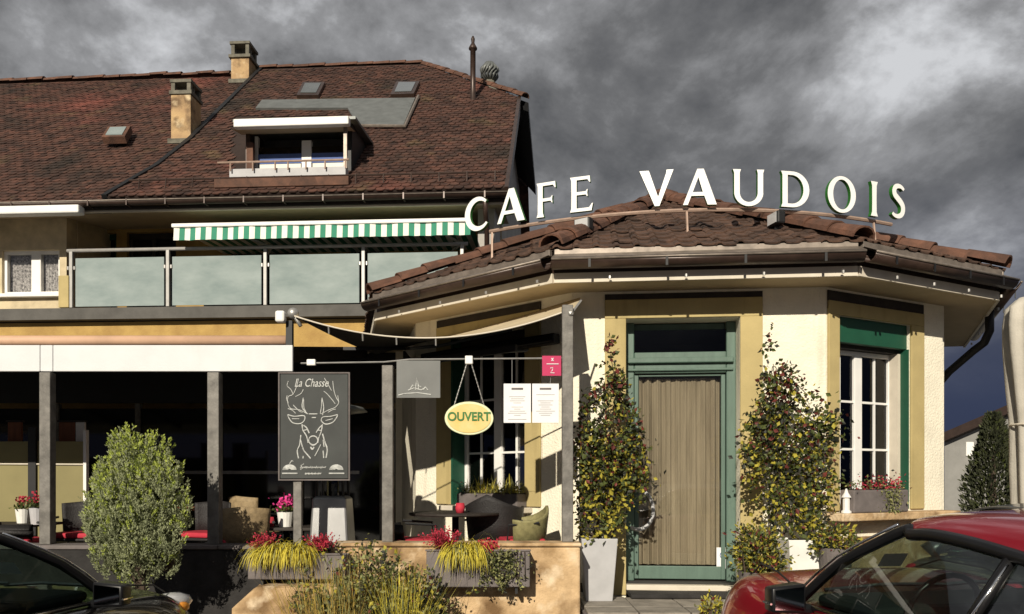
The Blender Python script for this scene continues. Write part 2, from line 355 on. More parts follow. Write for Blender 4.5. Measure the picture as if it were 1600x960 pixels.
# balcony slab + upper soffit
m = MB(hf); m.box(UL, UG-.3, -.12, WV-.003, HP(300, 497, -.12)[1], HP(300, 479, -.12)[1]); m.build('balcony_slab', M['slab'], farm)
SOFZ = 6.42
m = MB(hf); m.add([(UL, EV+.12, SOFZ-.02), (UR-.1, EV+.12, SOFZ-.02), (UR-.1, WV+.25, 6.72), (UL, WV+.25, 6.72)], [(0, 1, 2, 3)]); m.build('soffit', M['soffit'], farm, recalc=False)
# left upstairs window with lace curtains
win = MB(hf); z0, z1 = wz0, wz1; a, b = wl; t = .06; mid = a+(b-a)*.56
for x in (a, b-t): win.box(x, x+t, 0.560, 0.640, z0, z1)
win.box(mid-.09, mid+.09, 0.555, 0.645, z0, z1); win.box(a+t, mid-.09, 0.560, 0.640, z1-t, z1); win.box(mid+.09, b-t, 0.560, 0.640, z1-t, z1); win.box(a+t, mid-.09, 0.560, 0.640, z0, z0+t); win.box(mid+.09, b-t, 0.560, 0.640, z0, z0+t)
wo = win.build('window', M['white'], farm)
for q in ((a+t, mid-.09), (mid+.09, b-t)):
    MB(hf).box(q[0], q[1], 0.595, 0.605, z0+t, z1-t).build('pane', M['glass'], wo, root=farm)
    vs = []; fs = []
    c = MB(hf); nseg = 24
    for k in range(nseg+1):
        x = q[0]+(q[1]-q[0])*k/nseg; d = .67+.018*math.sin(k*1.7)
        vs += [(x, d, z0), (x, d, z1)]
    c.add(vs, [(2*k, 2*k+2, 2*k+3, 2*k+1) for k in range(nseg)]).build('lace_curtain', M['lace'], wo, root=farm, recalc=False, smooth=True)
MB(hf).box(a-.02, b+.02, 0.760, 0.780, z0, z1).build('window_back', M['interior'], wo, root=farm)
MB(hf).box(a-.08, b+.08, 0.380, 0.555, z0-.07, z0-.003).build('window_sill', M['white'], wo, root=farm, bevel=.008)
# corner pier at the balcony's end
MB(hf).box(hu(91, -.06), hu(107, -.06), -.06, .098, 4.70, HP(100, 432, 0)[1]).build('pier', M['ochre'], farm, bevel=.01)

# ---- roof body
def roof_solid(poly, name, lift=0):
    top = [RW(u, t, lift) for u, t in poly]; m = MB(); m.slab(top, RN*(-.16)); return m.build(name, M['under'], farm)
HB = [RP(408, 116), RP(300, 226), RP(248, 268), RP(214, 288), RP(182, 303)]
RT = SL
HB = [(HB[0][0], RT)] + HB[1:] ; HB[-1] = (HB[-1][0], 0)
right_poly = [HB[-1], (UR, 0), (UR, hipt), (ridge_end, RT)] + HB[:-1]
left_poly = [(UL, 0), (HB[-1][0]+.02, 0)] + [(p[0]+.02, p[1]) for p in reversed(HB[:-1])] + [(UL, RT)]
roofR = roof_solid(right_poly, 'roof', .10); roofL = roof_solid(left_poly, 'roof', -.04)
# back slope, half-hip
m = MB()
bk = lambda u, v, z: hf(Vector((u, v, z)))
m.slab([bk(UL, RV, RZ+.06), bk(ridge_end, RV, RZ+.06), bk(UR, 2*RV-hv, hz+.06), bk(UR, 2*RV-EV, EZ+.06), bk(UL, 2*RV-EV, EZ+.06)], (0, 0, -.18)); m.build('roof_back', M['tile_red'], farm)
m = MB(); hq = [bk(ridge_end, RV, RZ+.10), bk(UR+.22, hv-.08, hz-.06), bk(UR+.22, 2*RV-hv+.08, hz-.06)]
m.slab(hq, (0, 0, -.20)); m.build('half_hip', M['black'], farm)
# tiles on the front slope
def inside(u, t, poly):
    c = False; n = len(poly)
    for i in range(n):
        (x1, y1), (x2, y2) = poly[i], poly[(i+1) % n]
        if (y1 > t) != (y2 > t) and u < (x2-x1)*(t-y1)/(y2-y1)+x1: c = not c
    return c
TW, TE = .17, .15
HNl = Vector((0, 0, 1))
tm = MB(); tm.box(-TW/2+.004, TW/2-.004, -.012, .006, 0, TE*1.25)
tile_me = None
def tile_verts():
    w = TW/2-.005
    return [(-w, 0), (-w*.55, -.035), (w*.55, -.035), (w, 0), (w, TE*1.2), (-w, TE*1.2)]
def tile_geo(u, t, lift, jit):
    pv = tile_verts(); vs = []
    for d in (1, 0):
        for x, y in pv:
            h = lift + (.024 if y < .05 else .004) + jit - (0 if d else .016)
            vs.append(RW(u+x, t+y, h))
    n = len(pv); fs = [tuple(range(n))]+[(i, n+i, n+(i+1) % n, (i+1) % n) for i in range(3)]+[(5, 11, 6, 0)]
    return vs, fs
# small openings in the tiling: chimneys, dormer, skylights
holes = []
def add_hole(x0, x1, y0, y1):
    pts = [RP(x0, y1), RP(x1, y1), RP(x1, y0), RP(x0, y0)]; holes.append(pts)
add_hole(365, 545, 190, 288)
rest = MB(); singles = []
for lift, poly in ((.10, right_poly), (-.04, left_poly)):
    row = 0; t = .02
    rowcount = int((SL-.05)/TE)
    for row in range(rowcount):
        t = .02+row*TE; off = TW/2 if row % 2 else 0
        n = int((UR-UL)/TW)+1
        for k in range(n):
            u = UL+off+k*TW
            if not inside(u, t+TE*.5, poly): continue
            if lift > 0 and any(inside(u, t+TE*.5, h) for h in holes): continue
            jit = random.uniform(-.004, .006)
            if lift > 0 and row < 8 and row >= 0 and len(singles) < 300 and u > -1.9:
                singles.append((u, t, jit)); continue
            vs, fs = tile_geo(u, t, lift, jit); rest.add(vs, fs)
to = rest.build('roof_tiling', M['tile_red'], roofR, recalc=False, root=farm); to['kind'] = 'stuff'
# one shared tile mesh, placed along the eaves
vs, fs = tile_geo(0, 0, .10, 0); o0 = RW(0, 0, .10)
me = bpy.data.meshes.new('tile'); me.from_pydata([tuple(v-o0) for v in vs], [], fs); me.materials.append(M['tile_red'])
for u, t, jit in singles:
    o = bpy.data.objects.new('tile', me); col.objects.link(o); o.parent = roofR
    o.location = RW(u, t, .10+jit)-Vector(HO)
# ridge tiles (right roof ridge) + hip
def barrel(p, q, r0, r1, name, matl, parent, root, n=7, mesh=None):
    d = q-p; t = d.normalized(); x = t.cross(Vector((0, 0, 1))).normalized(); y = x.cross(t)
    vs = []
    for c, r in ((p, r0), (q, r1)):
        for k in range(n+1):
            a = math.pi*k/n; vs.append(c+x*math.cos(a)*r+y*math.sin(a)*r*.85)
        for k in range(n+1):
            a = math.pi*(n-k)/n; vs.append(c+x*math.cos(a)*(r-.02)+y*math.sin(a)*(r-.02)*.85)
    m_ = 2*(n+1); fs = [(i, (i+1) % m_, m_+(i+1) % m_, m_+i) for i in range(m_)]
    fs += [(i, m_-1-i, m_-2-i, i+1) for i in range(n)]+[(m_+i, m_+i+1, 2*m_-2-i, 2*m_-1-i) for i in range(n)]
    return MB().add(vs, fs).build(name, matl, parent, root=root, smooth=False)
def ridge_run(p, q, step, r, parent, root, matl, name='ridge_tile', jit=.006):
    L_ = (q-p).length; n = max(1, int(round(L_/step))); d = (q-p)/n
    for i in range(n):
        j = Vector((random.uniform(-jit, jit), random.uniform(-jit, jit), random.uniform(-jit, jit)*1.5))
        barrel(p+d*i+j, p+d*(i+1.12)+j, r*1.08, r*.9, name, matl, parent, root)
rz = lambda u, z=0: HO+HE*u+HN*RV+Vector((0, 0, RZ+.10+z))
ridge_run(rz(ridge_end), rz(HB[0][0]), .42, .12, roofR, farm, M['hip_tile'])
ridge_run(rz(HB[0][0], -.12), rz(UL+3.0, -.12), .42, .12, roofL, farm, M['hip_tile'], jit=.02)
ridge_run(RW(UR+.15, hipt-.08, .12), rz(ridge_end), .40, .11, roofR, farm, M['hip_tile'])
# verge board, flashing along the step between the two roofs
m = MB(); m.slab([RW(UR-.02, -.02, .13), RW(UR+.05, -.02, .13), RW(UR+.05, hipt, .13), RW(UR-.02, hipt, .13)], RN*(-.20)); m.build('verge_board', M['brown_metal'], farm)
m = MB()
for (u0, t0), (u1, t1) in zip(HB[:-1], HB[1:]):
    m.slab([RW(u0-.05, t0, .145), RW(u0+.05, t0, .145), RW(u1+.05, t1, .145), RW(u1-.05, t1, .145)], RN*(-.17))
m.build('step_flashing', M['black'], farm)
# gutter (half round) and fascia
def gutter(p, q, r, name, parent, root, matl, n=8):
    d = (q-p).normalized(); x = Vector((d.y, -d.x, 0)); 
    vs = []
    for c in (p, q):
        for k in range(n+1):
            a = math.pi*k/n; vs.append(c+x*math.cos(a)*r-Vector((0, 0, 1))*math.sin(a)*r)
        for k in range(n+1):
            a = math.pi*(n-k)/n; vs.append(c+x*math.cos(a)*(r-.012)-Vector((0, 0, 1))*math.sin(a)*(r-.012))
    m_ = 2*(n+1); fs = [(i, (i+1) % m_, m_+(i+1) % m_, m_+i) for i in range(m_)]
    fs += [(i, m_-1-i, m_-2-i, i+1) for i in range(n)]+[(m_+i, m_+i+1, 2*m_-2-i, 2*m_-1-i) for i in range(n)]
    mb = MB().add(vs, fs)
    mb.tube([p-x*r, q-x*r], .012, 6)
    g_ = mb.build(name, matl, parent, root=root, smooth=True)
    MB().tube([p+x*r, q+x*r], .013, 6).build('gutter_bead', M['flashing'], g_, root=root, smooth=True)
    return g_
gl = hf(Vector((UL, EV-.09, EZ-.02))); gr = hf(Vector((UR+.05, EV-.09, EZ-.02)))
go = gutter(gl, gr, .075, 'gutter', farm, farm, M['brown_metal'])
m = MB(hf)
for k in range(28):
    u = UL+(UR-UL)*(k+.5)/28; m.box(u-.012, u+.012, EV-.175, EV-.0, EZ-.11, EZ-.10); m.box(u-.012, u+.012, EV-.178, EV-.166, EZ-.11, EZ+.0)
gb = m.build('gutter_brackets', M['brown_metal'], go, root=farm); gb['kind'] = 'stuff'
MB(hf).box(UL, UR-.02, EV-.01, EV+.03, SOFZ-.05, EZ+.02).build('fascia', M['dark_wood'], farm)
MB(hf).box(UL, UR-.02, EV+.04, EV+.10, SOFZ-.075, SOFZ-.02).build('fascia_trim', M['fascia'], farm)
# snow guard rails near the eaves
m = MB(); m.tube([RW(HB[-1][0]+.3, .45, .22), RW(UR-.1, .45, .22)], .018, 6)
for k in range(14):
    u = HB[-1][0]+.5+(UR-HB[-1][0]-.7)*k/13; m.tube([RW(u, .45, .24), RW(u, .30, .11)], .012, 5)
m.build('snow_guard', M['brown_metal'], farm)
# chimneys
def chimney(x0, x1, ytop, ybase, cap_h, lip, hole):
    u0, t0 = RP(x0, ybase, .0); u1 = RP(x1, ybase)[0]
    base = RW((u0+u1)/2, t0); v0 = EV+su.y*t0; zb = EZ+su.z*t0
    ztop = hit((x0+x1)/2, ytop, base, HN).z; wd = u1-u0
    sh = MB(hf).box(u0, u1, v0, v0+wd*1.15, zb-.1, ztop-cap_h).build('chimney', M['chim'], farm, bevel=.01)
    MB(hf).box(u0-.05, u1+.05, v0-.05, v0+wd*1.15+.05, zb-.05, zb+.05).build('chimney_flashing', M['chim_cap'], sh, root=farm)
    c = MB(hf); z = ztop-cap_h+.002
    c.box(u0-lip, u1+lip, v0-lip, v0+wd*1.15+lip, z, z+.08)
    t_ = wd*.2
    for a_, b_ in ((u0, u0+t_), (u1-t_, u1)):
        c.box(a_, b_, v0, v0+t_, z+.08, ztop-.07); c.box(a_, b_, v0+wd*1.15-t_, v0+wd*1.15, z+.08, ztop-.07)
    c.box(u0+.03, u1-.03, v0+wd*.5, v0+wd*.6, z+.08, ztop-.07)
    c.box(u0-lip*.6, u1+lip*.6, v0-lip*.6, v0+wd*1.15+lip*.6, ztop-.07, ztop)
    c.build('chimney_cap', M['chim_cap'], sh, root=farm, bevel=.008)
    return u0, u1, v0, zb, ztop
chimney(267, 297, 124, 222, .32, .03, 0)
chimney(361, 388, 65, 128, .42, .05, 1)
# skylights
def skylight(q, fr, pn):
    pts = [RP(*p) for p in q]
    lift = .14
    o_ = MB().slab([RW(u, t, lift+.06) for u, t in pts], RN*(-.14)).build('skylight', fr, farm)
    c = Vector((sum(p[0] for p in pts)/4, sum(p[1] for p in pts)/4)); inn = [c+(Vector(p)-c)*.72 for p in pts]
    MB().slab([RW(u, t, lift+.075) for u, t in inn], RN*(-.02)).build('pane', pn, o_, root=farm)
skylight([(466, 163), (500, 163), (510, 142), (476, 142)], M['brown_metal'], M['pane_sky'])
skylight([(612, 162), (648, 161), (657, 141), (621, 141)], M['brown_metal'], M['pane_sky'])
skylight([(164, 230), (200, 229), (209, 212), (174, 213)], M['hip_tile'], M['frosted'])
# lead panel beside and above the dormer
pts = [RP(560, 207), RP(632, 208), RP(650, 165), RP(412, 168), RP(402, 181), RP(545, 181)]
MB().slab([RW(u, t, .165) for u, t in pts], RN*(-.06)).build('lead_panel', M['lead'], farm)
m = MB()
pb = [RP(634, 211), RP(655, 163)]; m.tube([RW(*pb[0], .17), RW(*pb[1], .17)], .035, 6); pb = [RP(556, 210), RP(636, 211)]; m.tube([RW(*pb[0], .17), RW(*pb[1], .17)], .03, 6)
m.build('lead_edge', M['flashing'], farm)
# flue pipe and cowl
u_, t_ = RP(739, 166); b_ = RW(u_, t_); zt = hit(739, 57, b_, HN).z; zm = hit(739, 78, b_, HN).z
m = MB(); m.lathe(b_, [(.14, 0), (.06, .12), (.06, zm-b_.z), (.095, zm-b_.z+.01), (.095, zm-b_.z+.04), (.05, zm-b_.z+.12), (.035, zm-b_.z+.15), (.045, zt-b_.z-.06), (.02, zt-b_.z)], 12); m.build('flue_pipe', M['brown_metal'], farm, smooth=True)
hb = hf(Vector((HP(765, 140, hv+1.2)[0], hv+1.2, 0))); z_ = hit(765, 148, hb, HN).z; zt = hit(765, 100, hb, HN).z; H_ = zt-z_
vb = MB(); vb.lathe(hb+Vector((0, 0, z_-.3)), [(.26, 0), (.24, .3), (.20, .3+H_*.28), (.13, .3+H_*.33), (.12, .3+H_*.45)], 10); vo = vb.build('vent_base', M['chim_cap'], farm, smooth=True)
vc = MB(); cc = hb+Vector((0, 0, z_+H_*.72))
for k in range(14):
    a_ = 2*math.pi*k/14; vc.tube([cc+Vector((math.cos(a_)*.08, math.sin(a_)*.08, -.22)), cc+Vector((math.cos(a_)*.19, math.sin(a_)*.19, -.10)), cc+Vector((math.cos(a_+.5)*.21, math.sin(a_+.5)*.21, .05)), cc+Vector((math.cos(a_+.9)*.08, math.sin(a_+.9)*.08, .21))], .036, 5)
vc.build('vent_cowl', M['lead'], vo, root=farm, smooth=True)
# ---- dormer
du0, dt0 = RP(384, 283); du1 = RP(548, 283)[0]; dv = EV+su.y*dt0; dz0 = EZ+su.z*dt0+.1
dfront = HO+HN*dv
dz1 = hit(460, 193, dfront, HN).z-.02
dvt = EV+(dz1-EZ)/(RZ-EZ)*(RV-EV)
cheek = [(dv, dz0), (dvt+.2, dz1), (dv, dz1)]
wv0 = dv+.12
def dpoly(u, pl): return [hf(Vector((u, a, b))) for a, b in pl]
dor = MB(hf).box(du0+.085, du1-.085, wv0+.5, wv0+.52, dz0-.05, dz1-.02).build('dormer', M['interior'], farm)
MB().slab(dpoly(du0, cheek), HE*.08).build('cheek', M['brown_metal'], dor, root=farm); MB().slab(dpoly(du1-.08, cheek), HE*.08).build('cheek', M['black'], dor, root=farm)
MB().slab([hf(Vector((du0-.15, dv-.22, dz1-.03))), hf(Vector((du1+.12, dv-.22, dz1-.03))), hf(Vector((du1+.12, dvt+.55, dz1+.12))), hf(Vector((du0-.15, dvt+.55, dz1+.12)))], (0, 0, .05)).build('dormer_roof', M['lead'], dor, root=farm)
cz0, cz1 = hit(455, 197, dfront-HN*.5, HN).z, hit(455, 184, dfront-HN*.5, HN).z
MB(hf).box(hu(365, dv-.5), hu(545, dv-.5), dv-.52, dv-.38, cz0, cz1).build('awning_cassette', M['white'], dor, root=farm, bevel=.02)
MB(hf).add([(du0-.1, dv-.40, cz0+.02), (du1+.05, dv-.40, cz0+.02), (du1+.05, dv+.05, dz1-.14), (du0-.1, dv+.05, dz1-.14)], [(0, 1, 2, 3)]).build('awning_fabric', M['soffit'], dor, root=farm, recalc=False)
dw = MB(hf); wv = dv+.12
ua, ub = hu(403, wv), hu(545, wv); um = hu(479, wv)
dw.box(ua-.06, ua, wv, wv+.08, dz0, dz1-.15); dw.box(ub-.06, ub, wv, wv+.08, dz0, dz1-.15); dw.box(um-.09, um+.09, wv-.005, wv+.085, dz0, dz1-.25)
do_ = dw.build('dormer_window', M['white'], dor, root=farm)
for q in ((ua, um-.09), (um+.09, ub-.06)):
    # blind, glass and cloth strip (a fourth level is avoided: all hang from the dormer)
    MB(hf).box(q[0], q[1], wv+.03, wv+.04, dz0, dz1-.351).build('pane', M['glass_dark'], dor, root=farm)
    zb0, zb1 = hit(460, 255, HO+HN*wv, HN).z, hit(460, 240, HO+HN*wv, HN).z
    MB(hf).box(q[0], q[1], wv+.010, wv+.018, zb0, zb1).build('blue_blind', M['blue_cloth'], dor, root=farm)
    MB(hf).box(q[0]+.02, q[1]-.02, wv+.006, wv+.014, dz0, zb0-.01).build('white_panel', M['fabric_white'], dor, root=farm)
MB(hf).box(hu(335, dv-.6), hu(545, dv-.6), dv-.62, dv+.1, HP(450, 291, dv-.62)[1], HP(450, 277, dv-.62)[1]).build('dormer_sill', M['hip_tile'], dor, root=farm, bevel=.01)
MB(hf).box(hu(358, dv-.5), hu(540, dv-.5), dv-.5, dv-.3, HP(450, 276.5, dv-.62)[1], HP(450, 262, dv-.5)[1]).build('window_box', M['pot_grey'], dor, root=farm, bevel=.01)
rb = MB(hf); rz0 = hit(450, 252, HO+HN*(dv-.55), HN).z
rb.tube([(hu(340, dv-.55), dv-.55, rz0), (hu(545, dv-.55), dv-.55, rz0)], .018, 6)
for px in (360, 395, 430, 450, 478, 508, 540): u_ = hu(px, dv-.55); rb.tube([(u_, dv-.55, rz0), (u_, dv-.55, dz0-.13)], .014, 5)
rb.build('dormer_railing', M['rail_metal'], dor, root=farm)
u_ = hu(540, dv-.3); MB(hf).box(u_-.03, u_+.03, dv-.33, dv-.27, dz0-.2, dz1-.04).build('dormer_post', M['flashing'], dor, root=farm); u_ = hu(390, dv-.1); MB(hf).box(u_-.06, u_+.06, dv-.1, dv-.02, dz0-.2, dz1-.35).build('dormer_post', M['hip_tile'], dor, root=farm)
# downpipe at gable corner
m = MB(hf); u_ = UG+.02; m.tube([(u_-.12, EV-.09, EZ-.09), (u_-.12, EV+.05, EZ-.35), (u_-.12, .0, EZ-.5), (u_-.12, 0, 4.7)], .045, 8); m.build('downpipe', M['brown_metal'], farm, smooth=True)

# ---- balustrade (its own thing)
bal = thing('balcony_balustrade', hf(Vector((-3, 0, 4.69))), 'frosted glass balcony balustrade with steel posts and round handrail', 'balustrade')
zs = HP(300, 479, 0)[1]; zr = HP(400, 387, 0)[1]
pxs = [112, 263, 415, 568, 722]
us = [hu(p, 0) for p in pxs]
m = MB(hf); m.tube([(us[0]-.08, 0, zr), (us[-1]+.1, 0, zr)], .032, 10); m.build('handrail', M['rail_light'], bal, smooth=True)
for u in us:
    MB(hf).box(u-.03, u+.03, -.035, .035, zs, zr-.02).build('post', M['rail_light'], bal, bevel=.006)
    for q in (-.06, .06): MB(hf).lathe((u+q, 0, zs+.685), [(.028, 0), (.028, .06)], 10).build('glass_clamp', M['steel'], bal)
ztg = HP(300, 401, 0)[1]
for u0, u1 in zip(us[:-1], us[1:]):
    MB(hf).box(u0+.075, u1-.075, -.008, .008, zs+.02, ztg).build('glass_panel', M['frosted'], bal, bevel=.003)
# furniture of the balcony glimpsed through the glass gap
sh = thing('balcony_cabinet', hf(Vector((hu(340, .5), .7, 4.69))), 'dark low cabinet standing behind the frosted balcony glass', 'cabinet')
c = MB(hf); a, b = hu(318, .5), hu(372, .5); c.box(a, b, .5, .95, 4.76, 5.45); c.build('body', M['dark_wood'], sh, bevel=.01)
for q in (a+.05, b-.05): MB(hf).box(q-.03, q+.03, .52, .58, 4.69, 4.76).build('leg', M['dark_wood'], sh)
c = MB(hf); c.box(a-.02, b+.02, .48, .97, 5.452, 5.48); c.build('top', M['brown_wood'], sh)
# striped awning
aw = thing('striped_awning', hf(Vector((0, 0, 6.1))), 'green and white striped awning with straight valance above the balcony', 'awning')
av = -.32; a, b = hu(272, av), hu(735, av); z1 = HP(500, 350, av)[1]; z0 = HP(500, 372, av)[1]
m = MB(hf); n = 54
for k in range(n):
    x0, x1 = a+(b-a)*k/n, a+(b-a)*(k+1)/n; dd = lambda x: av-.012*math.sin(x*9)
    m.add([(x0, dd(x0), z1-.02), (x1, dd(x1), z1-.02), (x1, dd(x1)-.02, z0+.004*math.sin(k*2.3)), (x0, dd(x0)-.02, z0+.004*math.sin(k*2.3-2.3))], [(0, 1, 2, 3)], 1 if k % 2 else 0)
m.build('valance', [M['fabric_white'], M['green_stripe']], aw, recalc=False)
m = MB(hf)
for k in range(n):
    x0, x1 = a+(b-a)*k/n, a+(b-a)*(k+1)/n
    m.add([(x0, av+.03, z1), (x1, av+.03, z1), (x1, WV-.05, z1+.10), (x0, WV-.05, z1+.10)], [(0, 1, 2, 3)], 1 if k % 2 else 0)
m.build('canopy', [M['fabric_white'], M['green_stripe']], aw, recalc=False)
MB(hf).box(a-.04, b+.02, av-.03, av+.03, z1-.02, z1+.05).build('front_bar', M['white'], aw, bevel=.015)
for u in (a+.8, b-.8):
    m = MB(hf); m.tube([(u, WV-.02, z1-.05), (u+.5, WV*.5, z1-.03), (u, av+.04, z1)], .022, 6); m.build('arm', M['white'], aw)
wb = thing('white_awning_box', hf(Vector((hu(60, -.45), -.45, 6.2))), 'closed white awning box under the eaves above the lace window', 'awning')
z1, z0 = HP(60, 322, -.45)[1], HP(60, 335, -.45)[1]
MB(hf).box(UL+3, hu(125, -.45), -.5, -.30, z0, z1).build('cassette', M['white'], wb, bevel=.025)
for px in (20, 100): u = hu(px, -.4); MB(hf).box(u-.03, u+.03, -.298, -.16, z1-.06, z1-.01).build('bracket', M['steel'], wb)
# ================================================================== CAFÉ PAVILION
PA, PB, PC, PD = Vector((-1.23, 10.23, 0)), Vector((.636, 8.55, 0)), Vector((3.254, 8.30, 0)), Vector((4.976, 9.216, 0))
PE = PD+Vector((math.cos(R(66)), math.sin(R(66)), 0))*2.6; PZ = PA+Vector((-.21, .978, 0))*2.6
cafe = thing('cafe_pavilion', (2.0, 10.5, 0), 'cream stucco polygonal café pavilion with low brown tiled roof and green door', 'café')
SZ = 3.60; FL = .50
class Facet:
    def __init__(s, p, q):
        s.p, s.q = p, q; s.e = (q-p).normalized(); s.n = Vector((s.e.y, -s.e.x, 0)); s.L = (q-p).length; s.f = frame(p, s.e, s.n)
    def S(s, px, d=0): return (hit(px, 500, s.p+s.n*d, s.n)-s.p).dot(s.e)
    def Z(s, px, py, d=0): return hit(px, py, s.p+s.n*d, s.n).z
fc, fr, fl = Facet(PB, PC), Facet(PC, PD), Facet(PA, PB)
# --- walls
TH = .28
def wall(f, s0, s1, z0, z1, e0=0, e1=0):
    m = MB(f.f); m.box(-e0, s0, -TH, 0, .0, SZ+.02); m.box(s1, f.L+e1, -TH, 0, .0, SZ+.02); m.box(s0, s1, -TH, 0, z1, SZ+.02)
    if z0 > 0.01: m.box(s0, s1, -TH, 0, .0, z0)
    return m.build('wall', M['stucco'], cafe)
D0, D1 = fc.S(978), fc.S(1156); DT = fc.Z(1066, 497); DB = fc.Z(1060, 912)
wall(fc, D0, D1, 0, DT)
W0, W1 = fr.S(1309), fr.S(1421); WT = fr.Z(1360, 500); WB = fr.Z(1360, 797)
wall(fr, W0, W1, WB, WT)
V0, V1 = fl.S(709), fl.S(822); VT = fl.Z(765, 520); VB = fl.Z(765, 790)
wall(fl, V0, V1, VB, VT)
m = MB(Facet(PD, PE).f); m.box(0, 2.6, -TH, 0, 0, SZ+.02); m.build('wall', M['stucco'], cafe)
m = MB(Facet(PZ, PA).f); m.box(0, 2.6, -TH, 0, 0, SZ+.02); m.build('wall', M['stucco'], cafe)
m = MB(Facet(PE, PZ).f); m.box(0, (PZ-PE).length, -TH, 0, 0, SZ+.02); m.build('wall', M['stucco'], cafe)
poly = [PA, PB, PC, PD, PE, PZ]
MB().slab([p+Vector((0, 0, FL)) for p in reversed(poly)], (0, 0, -.1)).build('floor', M['interior'], cafe)
# --- painted ochre surrounds, 3 cm proud
def surround(f, s0, s1, z0, z1, wl_, wr_, wt_, d=.03):
    m = MB(f.f); m.box(s0-wl_, s0, .002, d, z0, z1); m.box(s1, s1+wr_, .002, d, z0, z1); m.box(s0-wl_, s1+wr_, .002, d, z1, z1+wt_)
    return m.build('surround', M['ochre'], cafe, bevel=.006)
surround(fc, D0, D1, FL-.12, DT, D0-fc.S(945), fc.S(1191)-D1, .20)
surround(fr, W0, W1, WB, WT, W0-fr.S(1292), fr.S(1441)-W1, .14)
surround(fl, V0, V1, VB, VT, V0-fl.S(684), fl.S(846)-V1, .16)
# lintel strips coloured dark for the eave shade above the openings
for f, a, b in ((fc, fc.S(945), fc.S(1191)), (fr, fr.S(1292), fr.S(1441)), (fl, fl.S(684), fl.S(846))):
    MB(f.f).box(a, b, .002, .02, SZ-.22, SZ-.03).build('lintel_shade', M['dark_wood'], cafe)
# plinth
m = MB(fr.f); m.box(-.02, fr.L, .002, .05, 0, WB-.28); m.build('plinth', M['tan_wall'], cafe, bevel=.01)
# --- eaves
def off(poly, d):
    o_ = []
    for i in range(len(poly)):
        p = poly[i]; a = poly[i-1]; b = poly[(i+1) % len(poly)]
        e1 = (p-a).normalized(); e2 = (b-p).normalized(); n1_ = Vector((e1.y, -e1.x, 0)); n2_ = Vector((e2.y, -e2.x, 0))
        bis = (n1_+n2_).normalized(); o_.append(p+bis*(d/bis.dot(n1_)))
    return o_
EO = off(poly, .50); EG = off(poly, .55)
up = lambda z: Vector((0, 0, z))
MB().slab([p+up(SZ) for p in EO], up(.03)).build('soffit', M['soffit'], cafe)
for i in (0, 1, 2, 3, 5):
    p, q = EO[i], EO[(i+1) % 6]; f = Facet(p, q)
    MB(f.f).box(0, f.L, .002, .03, SZ-.02, SZ+.075).build('eave_trim', M['fascia'], cafe)
    MB(f.f).box(0, f.L, -.02, .0, SZ+.03, SZ+.24).build('fascia_board', M['brown_metal'], cafe)
for i in (0, 1, 2, 3):
    p, q = EG[i], EG[(i+1) % 6]; f = Facet(p, q)
    g_ = gutter(p+f.n*.10+up(SZ+.165), q+f.n*.10+up(SZ+.165), .085, 'gutter', cafe, cafe, M['brown_metal'])
    for k in range(4):
        s_ = f.L*(k+.5)/4; MB(f.f).box(s_-.012, s_+.012, .185, .193, SZ+.075, SZ+.17).build('gutter_bracket', M['black'], g_, root=cafe); MB(f.f).lathe((s_+.2, .045, SZ-.01), [(.014, 0), (.014, .03)], 6).build('eave_light', M['steel'], g_, root=cafe)
    MB(f.f).add([(0, .17, SZ+.185), (f.L, .17, SZ+.185), (f.L-.03, -.01, SZ+.27), (.03, -.01, SZ+.27)], [(0, 1, 2, 3)]).build('drip_edge', M['flashing'], cafe, recalc=False)
    MB(f.f).box(.02, f.L-.02, -.03, .02, SZ+.245, SZ+.31).build('eave_flashing', M['flashing'], cafe, bevel=.006)
# --- roof
APEX = Vector((2.2, 11.7, 5.66)); RZ0 = SZ+.30
ER = off(poly, .54)
roofc = MB()
for i in range(6):
    roofc.add([ER[i]+up(RZ0), ER[(i+1) % 6]+up(RZ0), APEX], [(0, 1, 2)])
roofc.add([p+up(RZ0) for p in ER], [tuple(range(6))])
rco = roofc.build('roof', M['under'], cafe)
CW, CE = .20, .255
prof = [(-.5, .008), (-.38, .026), (-.24, .028), (-.12, .009), (.10, .004), (.34, .004), (.5, .009)]
def ctile(o_, e_, u_, n_, tilt=.024):
    vs = []
    for d in (0, 1):
        for tt, l0 in ((-.035, tilt), (CE+.05, .006)):
            for x, h in prof: vs.append(o_+e_*(x*CW*.99)+u_*tt+n_*(h+l0-(.016 if d else 0)))
    n = len(prof); fs = []
    for i in range(n-1):
        fs.append((i, i+1, n+i+1, n+i)); fs.append((i, 2*n+i, 2*n+i+1, i+1))
    fs.append((0, n, 3*n, 2*n)); fs.append((n-1, 2*n+n-1, 3*n+n-1, 2*n-1))
    return vs, fs
cnt = 0; extra = MB()
